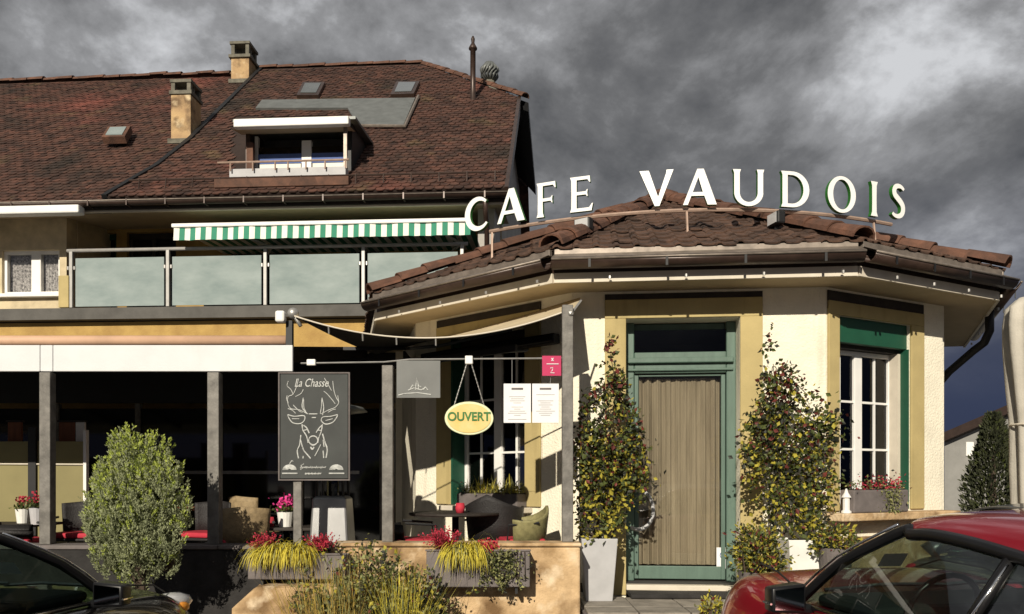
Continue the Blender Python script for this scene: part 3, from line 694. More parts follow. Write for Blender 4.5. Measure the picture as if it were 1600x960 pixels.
for fi in (1, 2, 0, 3, 5):
    p, q = ER[fi]+up(RZ0), ER[(fi+1) % 6]+up(RZ0)
    e_ = (q-p).normalized(); a_ = APEX-p; sA = a_.dot(e_); u_ = (a_-e_*sA); Hh = u_.length; u_.normalize(); n_ = e_.cross(u_)
    if n_.z < 0: n_ = -n_
    Lf = (q-p).length
    vs, fs = ctile(Vector((0, 0, 0)), e_, u_, n_)
    me = bpy.data.meshes.new('roof_tile'); me.from_pydata([tuple(v) for v in vs], [], fs); me.materials.append(M['cafe_tile'])
    rows = int(Hh/CE)
    for r_ in range(rows):
        t = r_*CE; fr0, fr1 = t/Hh, (t+CE)/Hh
        a0, b0 = sA*fr0, Lf+(sA-Lf)*fr0
        k0 = math.floor((a0)/CW); k1 = math.ceil(b0/CW)
        for k in range(k0, k1+1):
            s_ = (k+.5)*CW
            mid = t/Hh
            if s_ < sA*mid+.02 or s_ > Lf+(sA-Lf)*mid-.02: continue
            pos = p+e_*s_+u_*t+n_*random.uniform(-.004, .010)+u_*random.uniform(-.012, .012)
            if fi in (0, 1, 2) and cnt < 300:
                o = bpy.data.objects.new('roof_tile', me); col.objects.link(o); o.parent = rco; o.location = pos-Vector(BASE[cafe.name]); o.rotation_euler = (random.uniform(-.012, .012), random.uniform(-.02, .02), random.uniform(-.02, .02)); cnt += 1
            else:
                v2, f2 = ctile(pos, e_, u_, n_); extra.add(v2, f2)
if extra.v:
    xo = extra.build('roof_tiling', M['cafe_tile'], rco, recalc=False, root=cafe); xo['kind'] = 'stuff'
for i in range(5):
    ridge_run(ER[i]+up(RZ0+.04)+(ER[i]-APEX).xy.to_3d().normalized()*.05, APEX+up(.05), .40, .125, rco, cafe, M['hip_tile'], 'hip_tile', .012)
MB().lathe(APEX+up(-.02), [(.30, 0), (.24, .12), (.10, .19), (.03, .22)], 10).build('roof_cap', M['hip_tile'], rco, root=cafe, smooth=True)
# downpipe elbow at the right corner
fde = Facet(PD, PE)
gc = EG[3]*.72+EG[4]*.28+up(SZ+.08)
w1 = PD+fde.e*1.5+fde.n*.06
m = MB(); a_ = gc+up(-.02); tgt = w1+up(SZ-.62)
m.tube([a_, a_+up(-.25), a_+up(-.38)+(tgt-a_).xy.to_3d()*.10, a_+up(-.45)+(tgt-a_).xy.to_3d()*.3, tgt+(a_-tgt).xy.to_3d()*.2+up(.02), tgt+up(-.12), w1+up(.3)], .05, 10)
m.build('downpipe', M['black'], cafe, smooth=True)

# --- door
door = MB(fc.f); dd = -.22
tz0, tz1 = fc.Z(1066, 550, dd), fc.Z(1066, 515, dd); lz = fc.Z(1066, 583, dd)
fw = .10
door.box(D0, D0+fw, dd-.07, dd, FL, DT); door.box(D1-fw, D1, dd-.07, dd, FL, DT); door.box(D0+fw, D1-fw, dd-.12, dd-.08, tz1, DT)
door.box(D0+fw, D1-fw, dd-.07, dd, lz, tz0)
do = door.build('door_frame', M['green'], cafe, bevel=.012)
m = MB(fc.f); m.box(D0+.03, D1-.03, dd+.002, dd+.05, (lz+tz0)/2-.01, (lz+tz0)/2+.05); m.box(D0+.03, D1-.03, dd+.002, dd+.03, lz+.02, lz+.05); m.build('transom_moulding', M['green'], do, root=cafe, bevel=.012)
MB(fc.f).box(D0+fw, D1-fw, dd-.045, dd-.035, tz0, tz1).build('transom_pane', M['glass_dark'], do, root=cafe)
leaf = MB(fc.f); L0, L1 = D0+fw+.004, D1-fw-.004; st = .045; ld = dd-.045; LB = FL+.02
leaf.box(L0, L0+st, ld-.045, ld, LB, lz-.005); leaf.box(L1-st, L1, ld-.045, ld, LB, lz-.005); leaf.box(L0+st, L1-st, ld-.045, ld, LB, LB+.14); leaf.box(L0+st, L1-st, ld-.045, ld, lz-.03, lz-.005)
le = leaf.build('door', M['green'], cafe, bevel=.006)
MB(fc.f).box(L0+st, L1-st, ld-.027, ld-.021, LB+.14, lz-.03).build('door_pane', M['glass'], le, root=cafe)
c = MB(fc.f); vs = []; n = 120
for k in range(n+1):
    x = L0+st+(L1-L0-2*st)*k/n
    for j in range(9):
        zz = LB+.15+(lz-.045-LB-.15)*j/8; amp = .034*(1-.2*j/8)
        d_ = ld-.095+amp*math.sin(k*.47+.8*math.sin(k*.083+j*.06)+.2*j/8)*(.6+.4*math.sin(k*.05+1))+.006*math.sin(k*1.35+j*.1)
        vs.append((x, d_, zz))
c.add(vs, [(k*9+j, (k+1)*9+j, (k+1)*9+j+1, k*9+j+1) for k in range(n) for j in range(8)])
c.build('door_curtain', M['curtain'], le, root=cafe, smooth=True, recalc=False)
m = MB(fc.f); cxx = fc.S(1000, ld+.06); czz = fc.Z(1000, 797, ld+.06); pts = []
for k in range(15):
    a_ = R(115-230*k/14); pts.append((cxx-.02+.17*math.cos(a_)*.95, ld+.06, czz+.215*math.sin(a_)))
pts = [(pts[0][0], ld, pts[0][2])]+pts+[(pts[-1][0], ld, pts[-1][2])]
m.tube(pts, .021, 8); m.build('door_handle', M['pot_grey'], le, root=cafe, smooth=True)
m = MB(fc.f); m.ico((pts[1][0], ld+.07, pts[1][2]+.02), .035, sub=2); m.build('handle_knob', M['red'], le, root=cafe, smooth=True)
a_, b_ = fc.S(1120, ld), fc.S(1141, ld); z0, z1 = fc.Z(1130, 889, ld), fc.Z(1130, 856, ld)
MB(fc.f).box(a_, b_, ld-.020, ld-.017, z0, z1).build('notice_sticker', M['paper'], le, root=cafe)
m = MB(fc.f); m.tube([((a_+b_)/2+.035*math.cos(2*math.pi*k/12), ld-.0165, (z0+z1)/2+.03+.035*math.sin(2*math.pi*k/12)) for k in range(12)], .005, 5, closed=True); m.build('sticker_ring', M['blue_cloth'], le, root=cafe)
MB(fc.f).box(D0-.0, D1+.0, -.21, .10, FL-.06, FL-.003).build('threshold', M['fascia'], cafe, bevel=.008)

# --- windows
def window(f, s0, s1, z0, z1, d, bars, header, surround_green):
    t = .05; mid = (s0+s1)/2
    fm = MB(f.f)
    fm.box(s0, s0+t, d-.06, d, z0, z1); fm.box(s1-t, s1, d-.06, d, z0, z1); fm.box(s0+t, s1-t, d-.06, d, z1-t, z1); fm.box(s0+t, s1-t, d-.06, d, z0, z0+t)
    fm.box(mid-.06, mid+.06, d-.06, d+.004, z0+t, z1-t)
    wo = fm.build('window', M['white'], cafe, bevel=.006)
    for a, b in ((s0+t, mid-.06), (mid+.06, s1-t)):
        MB(f.f).box(a, b, d-.035, d-.03, z0+t, z1-t).build('pane', M['glass'], wo, root=cafe)
        m = MB(f.f); c = (a+b)/2; m.box(c-.012, c+.012, d-.028, d-.010, z0+t, z1-t); m.build('glazing_bar', M['white'], wo, root=cafe)
        for zb in bars:
            MB(f.f).box(a, b, d-.0285, d-.0095, zb-.012, zb+.012).build('glazing_bar', M['white'], wo, root=cafe)
        c = MB(f.f); vs = []
        for k in range(25):
            x = a+(b-a)*k/24; dpt = d-.085+.015*math.sin(k*1.3); vs += [(x, dpt, z0), (x, dpt, z1)]
        c.add(vs, [(2*k, 2*k+2, 2*k+3, 2*k+1) for k in range(24)]); c.build('curtain', M['pane_curtain'], wo, root=cafe, recalc=False, smooth=True) if surround_green == 2 else None
    return wo
rd = -.21
rz1 = fr.Z(1360, 552, rd); rz0 = WB
wo = window(fr, W0+.02, W1-.02, rz0, rz1, rd, [fr.Z(1360, 630, rd), fr.Z(1360, 703, rd)], 1, 2)
MB(fr.f).box(W0, W1, -.10, -.03, fr.Z(1360, 540, -.03), WT).build('shutter_box', M['shutter_green'], cafe, bevel=.006)
MB(fr.f).box(W1-.018, W1-.002, -.205, -.004, WB, fr.Z(1360, 540, -.03)-.003).build('green_jamb', M['shutter_green'], cafe)
MB(fr.f).box(W0+.002, W0+.018, -.205, -.004, WB, fr.Z(1360, 540, -.03)-.003).build('green_jamb', M['shutter_green'], cafe)
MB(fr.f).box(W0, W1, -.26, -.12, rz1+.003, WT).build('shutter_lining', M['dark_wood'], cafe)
MB(fr.f).box(W1-.06, W1-.0185, rd+.003, rd+.11, WB, rz1).build('shutter_rail', M['fascia'], cafe)
MB(fr.f).box(-.03, fr.L-.05, .002, .24, WB-.10, WB-.02).build('window_sill', M['tan_wall'], cafe, bevel=.012)
vd = -.16
window(fl, V0+.02, V1-.02, VB, fl.Z(765, 545, vd), vd, [fl.Z(765, 708, vd), fl.Z(765, 625, vd)], 0, 0)
MB(fl.f).box(V0+.002, V0+.03, -.155, .05, VB, VT).build('green_jamb', M['shutter_green'], cafe)
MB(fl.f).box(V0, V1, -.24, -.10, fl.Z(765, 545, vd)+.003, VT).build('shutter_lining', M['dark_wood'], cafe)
MB(fl.f).box(V0-.1, V1+.1, .002, .16, VB-.07, VB-.01).build('window_sill', M['fascia'], cafe, bevel=.01)

# ------------------------------------------------------------------ roof sign CAFE VAUDOIS
def ell(cx_, cy_, rx, ry, a0, a1, n): return [(cx_+rx*math.cos(R(a0+(a1-a0)*k/n)), cy_+ry*math.sin(R(a0+(a1-a0)*k/n))) for k in range(n+1)]
def stroke(pts, ws):
    l_, r_ = [], []
    for i, p in enumerate(pts):
        a = Vector(pts[max(i-1, 0)]); b = Vector(pts[min(i+1, len(pts)-1)]); t = (b-a).normalized(); n_ = Vector((-t.y, t.x)); p = Vector(p)
        l_.append(tuple(p+n_*ws[i]/2)); r_.append(tuple(p-n_*ws[i]/2))
    return l_+r_[::-1]
def lerpw(n, f): return [f(k/n) for k in range(n+1)]
cp = ell(.48, .5, .40, .45, 48, 318, 30)
S_ctrl = [(.50, .86), (.40, .93), (.27, .945), (.15, .90), (.095, .79), (.13, .67), (.25, .575), (.36, .49), (.45, .38), (.46, .24), (.40, .12), (.27, .055), (.13, .06), (.02, .12)]
def catmull(c, n=4):
    o_ = []
    for i in range(len(c)-1):
        p0, p1, p2, p3 = Vector(c[max(i-1, 0)]), Vector(c[i]), Vector(c[i+1]), Vector(c[min(i+2, len(c)-1)])
        for k in range(n):
            t = k/n; o_.append(tuple(.5*((2*p1)+(p2-p0)*t+(2*p0-5*p1+4*p2-p3)*t*t+(3*p1-p0-3*p2+p3)*t**3)))
    return o_+[tuple(c[-1])]
sp = catmull(S_ctrl)
G = {
 'C': [stroke(cp, lerpw(30, lambda t: .075+.115*math.sin(math.pi*min(1, t*1.02))))],
 'A': [[(0, 0), (.13, 0), (.225, .25), (.575, .25), (.665, 0), (.91, 0), (.56, 1), (.385, 1)], [(.262, .355), (.415, .77), (.535, .355)]],
 'F': [[(0, 0), (.23, 0), (.195, .12), (.19, .45), (.43, .45), (.47, .39), (.49, .39), (.475, .49), (.49, .60), (.47, .60), (.43, .54), (.19, .54), (.19, .905), (.50, .905), (.56, .82), (.585, .82), (.57, 1), (0, 1), (.035, .9), (.04, .5), (.035, .1)]],
 'E': [[(0, 0), (.62, 0), (.66, .21), (.63, .21), (.55, .095), (.19, .095), (.19, .475), (.45, .475), (.49, .42), (.51, .42), (.495, .52), (.51, .62), (.49, .62), (.45, .565), (.19, .565), (.19, .905), (.50, .905), (.56, .82), (.585, .82), (.57, 1), (0, 1), (.035, .9), (.04, .5), (.035, .1)]],
 'V': [[(0, 1), (.25, 1), (.27, .95), (.505, .25), (.725, .92), (.73, 1), (.92, 1), (.54, 0), (.415, 0)]],
 'U': [[(0, 1), (.225, 1), (.19, .9), (.19, .38)]+ell(.44, .36, .25, .265, 185, 355, 12)+[(.69, .9), (.665, 1), (.87, 1), (.84, .9), (.84, .36)]+ell(.44, .36, .405, .38, -5, -175, 14)+[(.035, .9)]],
 'D': [[(0, 0), (.34, 0)]+ell(.34, .5, .50, .50, -85, 85, 18)+[(.34, 1), (0, 1), (.04, .9), (.04, .1)], [(.195, .10), (.32, .10)]+ell(.32, .5, .345, .40, -85, 85, 16)+[(.32, .90), (.195, .90)]],
 'O': [ell(.47, .5, .47, .52, 0, 350, 35), ell(.475, .5, .295, .425, 0, 350, 35)],
 'I': [[(0, 0), (.26, 0), (.215, .12), (.21, .5), (.215, .88), (.26, 1), (0, 1), (.045, .88), (.05, .5), (.045, .12)]],
 'S': [stroke(sp, lerpw(len(sp)-1, lambda t: .085+.095*math.sin(math.pi*t)))],
}
LZ = 4.53
spots = [('C', 750, 365), ('A', 803, 352), ('F', 857, 344), ('E', 911, 336), ('V', 1025, 328), ('A', 1091, 326), ('U', 1165, 327), ('D', 1236, 330), ('O', 1307, 337), ('I', 1357, 343), ('S', 1394, 346)]
def onarc(px, py): Y = (LZ-EYE)*F/(HZ-py); return Vector(((px-800)/F*Y, Y, LZ))
ap = [onarc(px, py) for _, px, py in spots]
sign = thing('cafe_sign', ap[5], 'row of white letters reading CAFE VAUDOIS on a curved rail over the roof', 'sign')
def quadfit(pts):
    # least squares Y = a + b X + c X^2
    import itertools
    S = [[0]*3 for _ in range(3)]; T = [0]*3
    for p in pts:
        v = (1, p.x, p.x*p.x)
        for i in range(3):
            T[i] += v[i]*p.y
            for j in range(3): S[i][j] += v[i]*v[j]
    return Matrix(S).inverted() @ Vector(T)
qa = quadfit(ap)
def arcp(x, z=LZ): return Vector((x, qa[0]+qa[1]*x+qa[2]*x*x, z))
LH = .385; LD = .045
for (ch, px, py), p0 in zip(spots, ap):
    k = (px-800)/F; x = p0.x
    for _ in range(6): x = k*arcp(x).y
    p = arcp(x); tg = Vector((1, qa[1]+2*qa[2]*x, 0)).normalized(); nn = Vector((tg.y, -tg.x, 0))
    loops = G[ch]; W_ = max(q[0] for q in loops[0])*LH
    zoff = EYE+(HZ-py)/F*p.y - LZ
    m = MB(); bs = []
    conv = lambda q, d: p+tg*(q[0]*LH*1.02-W_/2)+nn*d+up(q[1]*LH+zoff+.012)
    flat = [q for lp in loops for q in lp]
    tris = geometry.tessellate_polygon([[Vector((q[0], q[1], 0)) for q in lp] for lp in loops])
    nv = len(flat)
    m.add([conv(q, .06+LD/2) for q in flat]+[conv(q, .06-LD/2) for q in flat], [tuple(t_) for t_ in tris], 0)
    b0 = 0; 
    m.f += [[nv+i for i in reversed(t_)] for t_ in tris]; m.m += [1]*len(tris)
    for lp in loops:
        n = len(lp)
        for i in range(n):
            j = (i+1) % n; m.f.append([b0+i, b0+j, nv+b0+j, nv+b0+i]); m.m.append(1)
        b0 += n
    o = m.build('letter', [M['letter'], M['letter_green']], sign)
m = MB(); xs = [ap[0].x+.12+(ap[-1].x-ap[0].x-.1)*k/40 for k in range(41)]
m.tube([arcp(x, LZ-.018) for x in xs], .021, 6); m.build('rail', M['rail_metal'], sign)
def roof_z(x, y):
    best = 9
    for i in range(6):
        p, q = ER[i]+up(RZ0), ER[(i+1) % 6]+up(RZ0); nrm = (q-p).cross(APEX-p).normalized()
        best = min(best, p.z-(nrm.x*(x-p.x)+nrm.y*(y-p.y))/nrm.z)
    return best
for px in (769, 1073, 1365):
    k = (px-800)/F; x = .5
    for _ in range(8): x = k*arcp(x).y
    p = arcp(x); MB().tube([p+up(-.03), Vector((p.x, p.y-.05, roof_z(p.x, p.y-.05)))], .014, 6).build('support', M['rail_metal'], sign)
# floodlights on the roof
def flood(px, py, Y, yaw, lab):
    p = P(px, py, Y); z = roof_z(p.x, p.y); o = thing('floodlight', Vector((p.x, p.y, z)), lab, 'floodlight', 'floodlights under the roof sign')
    f = frame((p.x, p.y, 0), (math.cos(yaw), math.sin(yaw), 0), (math.sin(yaw), -math.cos(yaw), 0))
    MB(f).box(-.10, .10, -.05, .05, z+.07, z+.21).build('housing', M['black'], o, bevel=.02)
    MB(f).box(-.08, .08, .052, .058, z+.085, z+.195).build('lens', M['lens'], o)
    MB(f).box(-.012, .012, -.02, .02, z-.03, z+.07).build('bracket', M['black'], o)
flood(912, 352, 8.75, R(-35), 'black floodlight on the roof tiles under the letter E of CAFE')
flood(1213, 347, 8.55, R(-75), 'black floodlight on the roof tiles under the letter D of VAUDOIS')
# ================================================================== TERRACE
TF = .52
m = MB(); m.box(-13, .60, 7.45, 14.0, 0, TF); o = m.build('terrace_floor', M['terrace']); o['kind'] = 'structure'
def XP(px, Y): return (px-800)/F*Y
def ZP(py, Y): return EYE+(HZ-py)/F*Y
# low walls
x0, x1 = XP(518, 7.4), XP(906, 7.4)
lw = thing('tan_garden_wall', (x0, 7.4, 0), 'low tan rendered wall with weather stains in front of the round terrace table', 'wall')
m = MB(); m.box(x0, x1, 7.35, 7.62, 0, .985); m.build('wall_body', M['tan_wall'], lw, bevel=.02)
m = MB(); m.box(x0-.0, x1+.01, 7.325, 7.64, .987, 1.02); m.build('coping', M['tan_wall'], lw, bevel=.012)
bx0, bx1 = XP(383, 7.2), XP(560, 7.2)
sb = thing('stone_block', ((bx0+bx1)/2, 7.1, 0), 'rough ochre stone block under the trough below the stag chalkboard', 'stone')
m = MB(); zt = ZP(916, 7.0); m.add([(bx0-.04, 6.92, 0), (bx1, 6.92, 0), (bx1, 7.32, 0), (bx0-.04, 7.32, 0), (bx0-.04, 6.92, zt-.18), (bx1, 6.92, zt-.14), (bx1, 7.32, zt), (bx0+.10, 7.32, zt), (bx0+.16, 7.0, zt-.01), (bx1, 7.0, zt)],
    [(3, 2, 1, 0), (0, 1, 5, 4), (4, 5, 9, 8), (8, 9, 6, 7), (1, 2, 6, 9, 5), (0, 4, 8, 7, 3), (2, 3, 7, 6)]); m.build('block', M['tan_wall'], sb, bevel=.03)
dw_ = thing('shade_parapet', (-4, 7.5, 0), 'terrace parapet wall, coloured dark for shade, carrying the canopy posts beside the conifer', 'wall')
m = MB(); m.box(-9, x0-.002, 7.40, 7.66, 0, .955); m.build('wall_body', M['shade_stone'], dw_, bevel=.01)  # dark wall colour stands in for the shadow across this corner
for k in range(7):
    a = -9+k*(x0+9)/7; MB().box(a+.004, a+(x0+9)/7-.004, 7.38, 7.68, .957, .995).build('coping_stone', M['planter'], dw_, bevel=.008)
# canopy
CY = 7.55
can = thing('terrace_canopy', (-4, CY, 0), 'terrace canopy with white valance boards, copper roller and grey posts', 'canopy')
vz1, vz0 = ZP(540, CY), ZP(581, CY)
for a, b in ((-15.0, XP(64, CY)), (XP(64.8, CY), XP(84, CY)), (XP(84.8, CY), XP(458, CY))):
    MB().box(a, b, CY-.02, CY+.02, vz0, vz1).build('valance_board', M['white_fab'], can, bevel=.006)
cz_ = ZP(533, CY+.1)
m = MB(); m.tube([(-9, CY+.10, cz_), (XP(443, CY), CY+.10, cz_)], .052, 12); m.build('roller', M['copper'], can, smooth=True)
CS = .165
cz2 = lambda y: vz1-.05+CS*(y-CY)
for xa, xb, ya in ((-15, XP(452, CY), CY+.03), (XP(452, CY)+.01, -1.32, 9.9)):  # second sheet is added to keep sun off the wall behind the sail
    MB().slab([(xa, ya, cz2(ya)), (xb, ya, cz2(ya)), (xb, 14.2, cz2(14.2)), (xa, 14.2, cz2(14.2))], (0, 0, .04)).build('roof_sun_block', M['black'], can)
    MB().box(xb-.03, xb-.005, ya+.01, 14.2, cz2(ya)-.3, cz2(ya)-.01).build('roof_beam', M['black'], can) if xb > -1.9 else None
m = MB()
for k in range(6): a = -8.6+k*1.25; MB().slab([(a, CY+.06, cz2(CY+.06)-.004), (a+.08, CY+.06, cz2(CY+.06)-.004), (a+.08, 14.0, cz2(14.0)-.004), (a, 14.0, cz2(14.0)-.004)], (0, 0, -.12)).build('rafter', M['dark_wood'], can)
def postt(px0, px1, py0, Y, zb, name='post', par=can, rootz=None):
    a, b = XP(px0, Y), XP(px1, Y); wd = b-a
    MB().box(a, b, Y-wd/2, Y+wd/2, zb, ZP(py0, Y)).build(name, M['post'], par, bevel=.006)
postt(66, 83, 583, 7.53, .996); postt(327, 345, 583, 7.53, .996)
m = MB(); m.box(XP(432, CY), XP(447, CY), CY-.06, CY+.03, ZP(505, CY), ZP(487, CY)); m.build('motor_housing', M['white'], can, bevel=.02)
m = MB(); m.ico(P(458, 490, CY), .055, sub=2); m.tube([P(458, 490, CY), P(470, 510, CY)], .02, 6); m.build('end_bracket', M['steel'], can, smooth=True)
m = MB(); xe = XP(455, CY); m.box(xe-.06, xe, CY+.03, CY+.09, vz0-.02, ZP(500, CY)); m.build('end_post', M['black'], can)
# shade sail with its two posts
sl = thing('shade_sail', (-.8, 7.6, 0), 'cream shade sail sagging between the canopy end and the café eaves', 'shade sail')
F0, F1 = P(460, 494, 7.5), P(898, 481, 7.62); R0 = Vector((-1.9, 11.2, 3.36)); R1 = Vector((.72, 8.42, 3.52))
def sailp(t, q):
    f_ = F0.lerp(F1, t); f_.z -= .30*4*t*(1-t)*.82; r_ = R0.lerp(R1, t); r_.z -= .02*4*t*(1-t)
    p = f_.lerp(r_, q); p.z -= .045*4*q*(1-q)*(1-abs(2*t-1)*.5); return p
nt_, nq_ = 28, 10
m = MB(); vs = [sailp(i/nt_, j/nq_) for i in range(nt_+1) for j in range(nq_+1)]
fs = [(i*(nq_+1)+j, (i+1)*(nq_+1)+j, (i+1)*(nq_+1)+j+1, i*(nq_+1)+j+1) for i in range(nt_) for j in range(nq_)]
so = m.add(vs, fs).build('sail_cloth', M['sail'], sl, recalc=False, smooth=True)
so.data.materials.append(M['sail_dark']); md = so.modifiers.new('Solid', 'SOLIDIFY'); md.thickness = .004; md.material_offset = 1  # dark back face paints the shade on the sail's underside
m = MB(); m.tube([sailp(i/nt_, 0) for i in range(nt_+1)], .008, 6); m.build('hem', M['fascia'], sl, smooth=True)
postt(598, 615, 572, 7.5, 1.021, 'post', sl); postt(878, 895, 478, 7.5, 1.021, 'post', sl)
for k, t in enumerate((.12, .24, .36, .5)):
    p = sailp(t, 0); MB().tube([p+up(.004), p+Vector((0, .02, -.07))], .008, 5).build('clip', M['steel'], sl)
m = MB(); b_ = P(898, 482, 7.5); m.tube([P(896, 486, 7.5), P(908, 470, 7.6)], .012, 6); m.ico(P(892, 490, 7.45), .03, sub=1); m.build('sail_fitting', M['steel'], sl)
m = MB(); m.tube([P(640, 545, 9.2), P(690, 540, 9.2), P(800, 515, 9.0)], .02, 6); m.build('folding_arm', M['lead'], sl)
da = thing('dark_awning', fl.f(Vector((1.2, .05, 3.1))), 'dark folding-arm awning on the pavilion wall above the shaded window', 'awning')
MB(fl.f).box(.25, fl.L-.12, .035, .15, 3.06, 3.17).build('cassette', M['black'], da, bevel=.02)
MB(fl.f).slab([(.28, .14, 3.08), (fl.L-.15, .14, 3.08), (fl.L-.15, .72, 2.95), (.28, .72, 2.95)], (0, 0, .012)).build('fabric', M['sail_dark'], da)
MB(fl.f).box(.27, fl.L-.14, .715, .745, 2.90, 2.975).build('front_bar', M['black'], da, bevel=.008)
for s_ in (.6, fl.L-.5): MB(fl.f).tube([(s_, .14, 3.03), (s_+.22, .42, 2.96), (s_, .71, 2.93)], .016, 6).build('arm', M['lead'], da)
# sign rail
RY = 7.5
rl = thing('sign_rail', P(740, 562, RY), 'thin steel bar between two posts that the café signs hang from', 'rail')
m = MB(); m.tube([P(470, 568, RY), P(600, 566, RY), P(640, 562, RY), P(880, 560, RY)], .008, 6); m.build('bar', M['steel'], rl)
MB().box(XP(480, RY), XP(494, RY), RY-.03, RY+.01, ZP(572, RY), ZP(562, RY)).build('clip', M['white'], rl, bevel=.01)
# text helper
dg = None
def text(s, size, o_, ex, ez, matl, name, parent, ext=.002, shear=0, align='CENTER', sx=1, root=None, bold=0):
    cu = bpy.data.curves.new('t', 'FONT'); cu.body = s; cu.size = size; cu.align_x = align; cu.align_y = 'CENTER'; cu.extrude = ext; cu.shear = shear; cu.offset = bold
    to_ = bpy.data.objects.new('t', cu); col.objects.link(to_); d = bpy.context.evaluated_depsgraph_get()
    me = bpy.data.meshes.new_from_object(to_.evaluated_get(d)); bpy.data.objects.remove(to_)
    base = Vector(BASE[(root or parent).name]); ex = Vector(ex); ez = Vector(ez); en = ex.cross(ez)
    for v in me.vertices: c = v.co.copy(); v.co = Vector(o_)+ex*c.x*sx+ez*c.y+en*c.z-base
    me.materials.clear(); me.materials.append(matl)
    o = bpy.data.objects.new(name, me); col.objects.link(o); o.parent = parent; BASE[o.name] = tuple(base); return o
X_, Z_ = Vector((1, 0, 0)), Vector((0, 0, 1))
# grey pictogram sign
gs = thing('grey_hanging_sign', P(654, 592, RY), 'plain dark grey square sign with a faint castle emblem hanging from the rail', 'sign')
a, b = XP(620, RY), XP(688, RY); z0, z1 = ZP(622, RY), ZP(564, RY)
MB().box(a, b, RY-.012, RY-.004, z0, z1).build('board', M['grey_sheet'], gs)
m = MB()
def gpx(x, y): return P(600+x/5.333, 540+y/5.333, RY-.014)
for ln in ([(120, 415), (170, 402), (280, 395), (390, 410)], [(215, 370), (240, 330), (265, 345), (275, 270), (290, 340), (310, 345)], [(200, 375), (250, 355), (310, 372), (350, 350), (365, 372)], [(262, 370), (268, 320), (284, 318), (290, 370)], [(330, 370), (345, 345)]):
    m.tube([gpx(*q) for q in ln], .005, 5)
m.build('emblem', M['chalk'], gs)
# OUVERT
os_ = thing('open_sign', P(733, 653, RY), 'yellow oval OUVERT sign hanging on two chains', 'sign')
c = P(733, 654, RY-.03); rx, rzz = 38/F*RY, 26/F*RY
def oval(rx, rz, y0, y1, n=32):
    m = MB(); m.slab([(c.x+rx*math.cos(2*math.pi*k/n), y0, c.z+rz*math.sin(2*math.pi*k/n)) for k in range(n)], (0, y1-y0, 0)); return m
oval(rx, rzz, RY-.045, RY-.02).build('rim', M['oval_rim'], os_, bevel=.005)
oval(rx*.9, rzz*.87, RY-.051, RY-.046).build('face', M['oval'], os_)
text('OUVERT', .112, (c.x, RY-.055, c.z+.012), X_, Z_, M['letter_green'], 'lettering', os_, bold=.003, sx=.93)
for s_ in (-1, 1):
    m = MB(); p0_, p1_ = P(733+s_*4, 570, RY-.03), P(733+s_*24, 636, RY-.03); n = 22
    for k in range(n):
        q0, q1 = p0_.lerp(p1_, k/n), p0_.lerp(p1_, (k+.85)/n); m.tube([q0, q1], .0065 if k % 2 else .004, 5)
    m.build('chain', M['steel'], os_)
MB().box(XP(727, RY), XP(739, RY), RY-.045, RY+.012, ZP(570, RY), ZP(557, RY)).build('hook', M['white'], os_, bevel=.008)
# menus
mn = thing('menu_display', P(830, 630, RY), 'pair of white printed menu sheets side by side on a clear holder', 'menu')
for a, b, sd_ in ((787, 829.5, 1), (831.5, 873, 2)):
    sh_ = MB().box(XP(a, RY), XP(b, RY), RY-.012, RY-.008, ZP(661, RY), ZP(600, RY)).build('menu_sheet', M['paper'], mn)
    m = MB(); rr = random.Random(sd_); cx_ = (a+b)/2
    m.box(XP(cx_-9, RY), XP(cx_+9, RY), RY-.0145, RY-.0125, ZP(609.5, RY), ZP(606.5, RY))
    for k in range(13):
        if rr.random() < .15: continue
        hw = rr.uniform(5, 15); y = 617+k*3.2; m.box(XP(cx_-hw, RY), XP(cx_+hw, RY), RY-.0138, RY-.0125, ZP(y+.55, RY), ZP(y, RY))
    m.build('print', M['planter'], sh_, root=mn)
MB().box(XP(786, RY), XP(874, RY), RY-.006, RY-.002, ZP(662, RY), ZP(599, RY)).build('clear_holder', M['glass'], mn)
m = MB(); m.tube([P(800, 600, RY), P(800, 561, RY)], .003, 5); m.tube([P(860, 600, RY), P(860, 561, RY)], .003, 5); m.build('wire', M['steel'], mn)
rs = thing('pink_sign', P(862, 572, RY), 'small square magenta plaque with white marks fixed beside the post', 'sign')
MB().box(XP(847, RY), XP(876.5, RY), RY-.03, RY-.016, ZP(588, RY), ZP(557, RY)).build('plaque', M['magenta'], rs)
m = MB(); pp = lambda x, y: P(600+x/5.333, 540+y/5.333, RY-.033)
for ln in ([(1355, 155), (1455, 155)], [(1395, 105), (1412, 130)], [(1412, 105), (1396, 130)], [(1385, 190), (1408, 185), (1402, 210), (1385, 228), (1420, 230)]): m.tube([pp(*q) for q in ln], .0045, 5)
m.build('marks', M['paper'], rs)
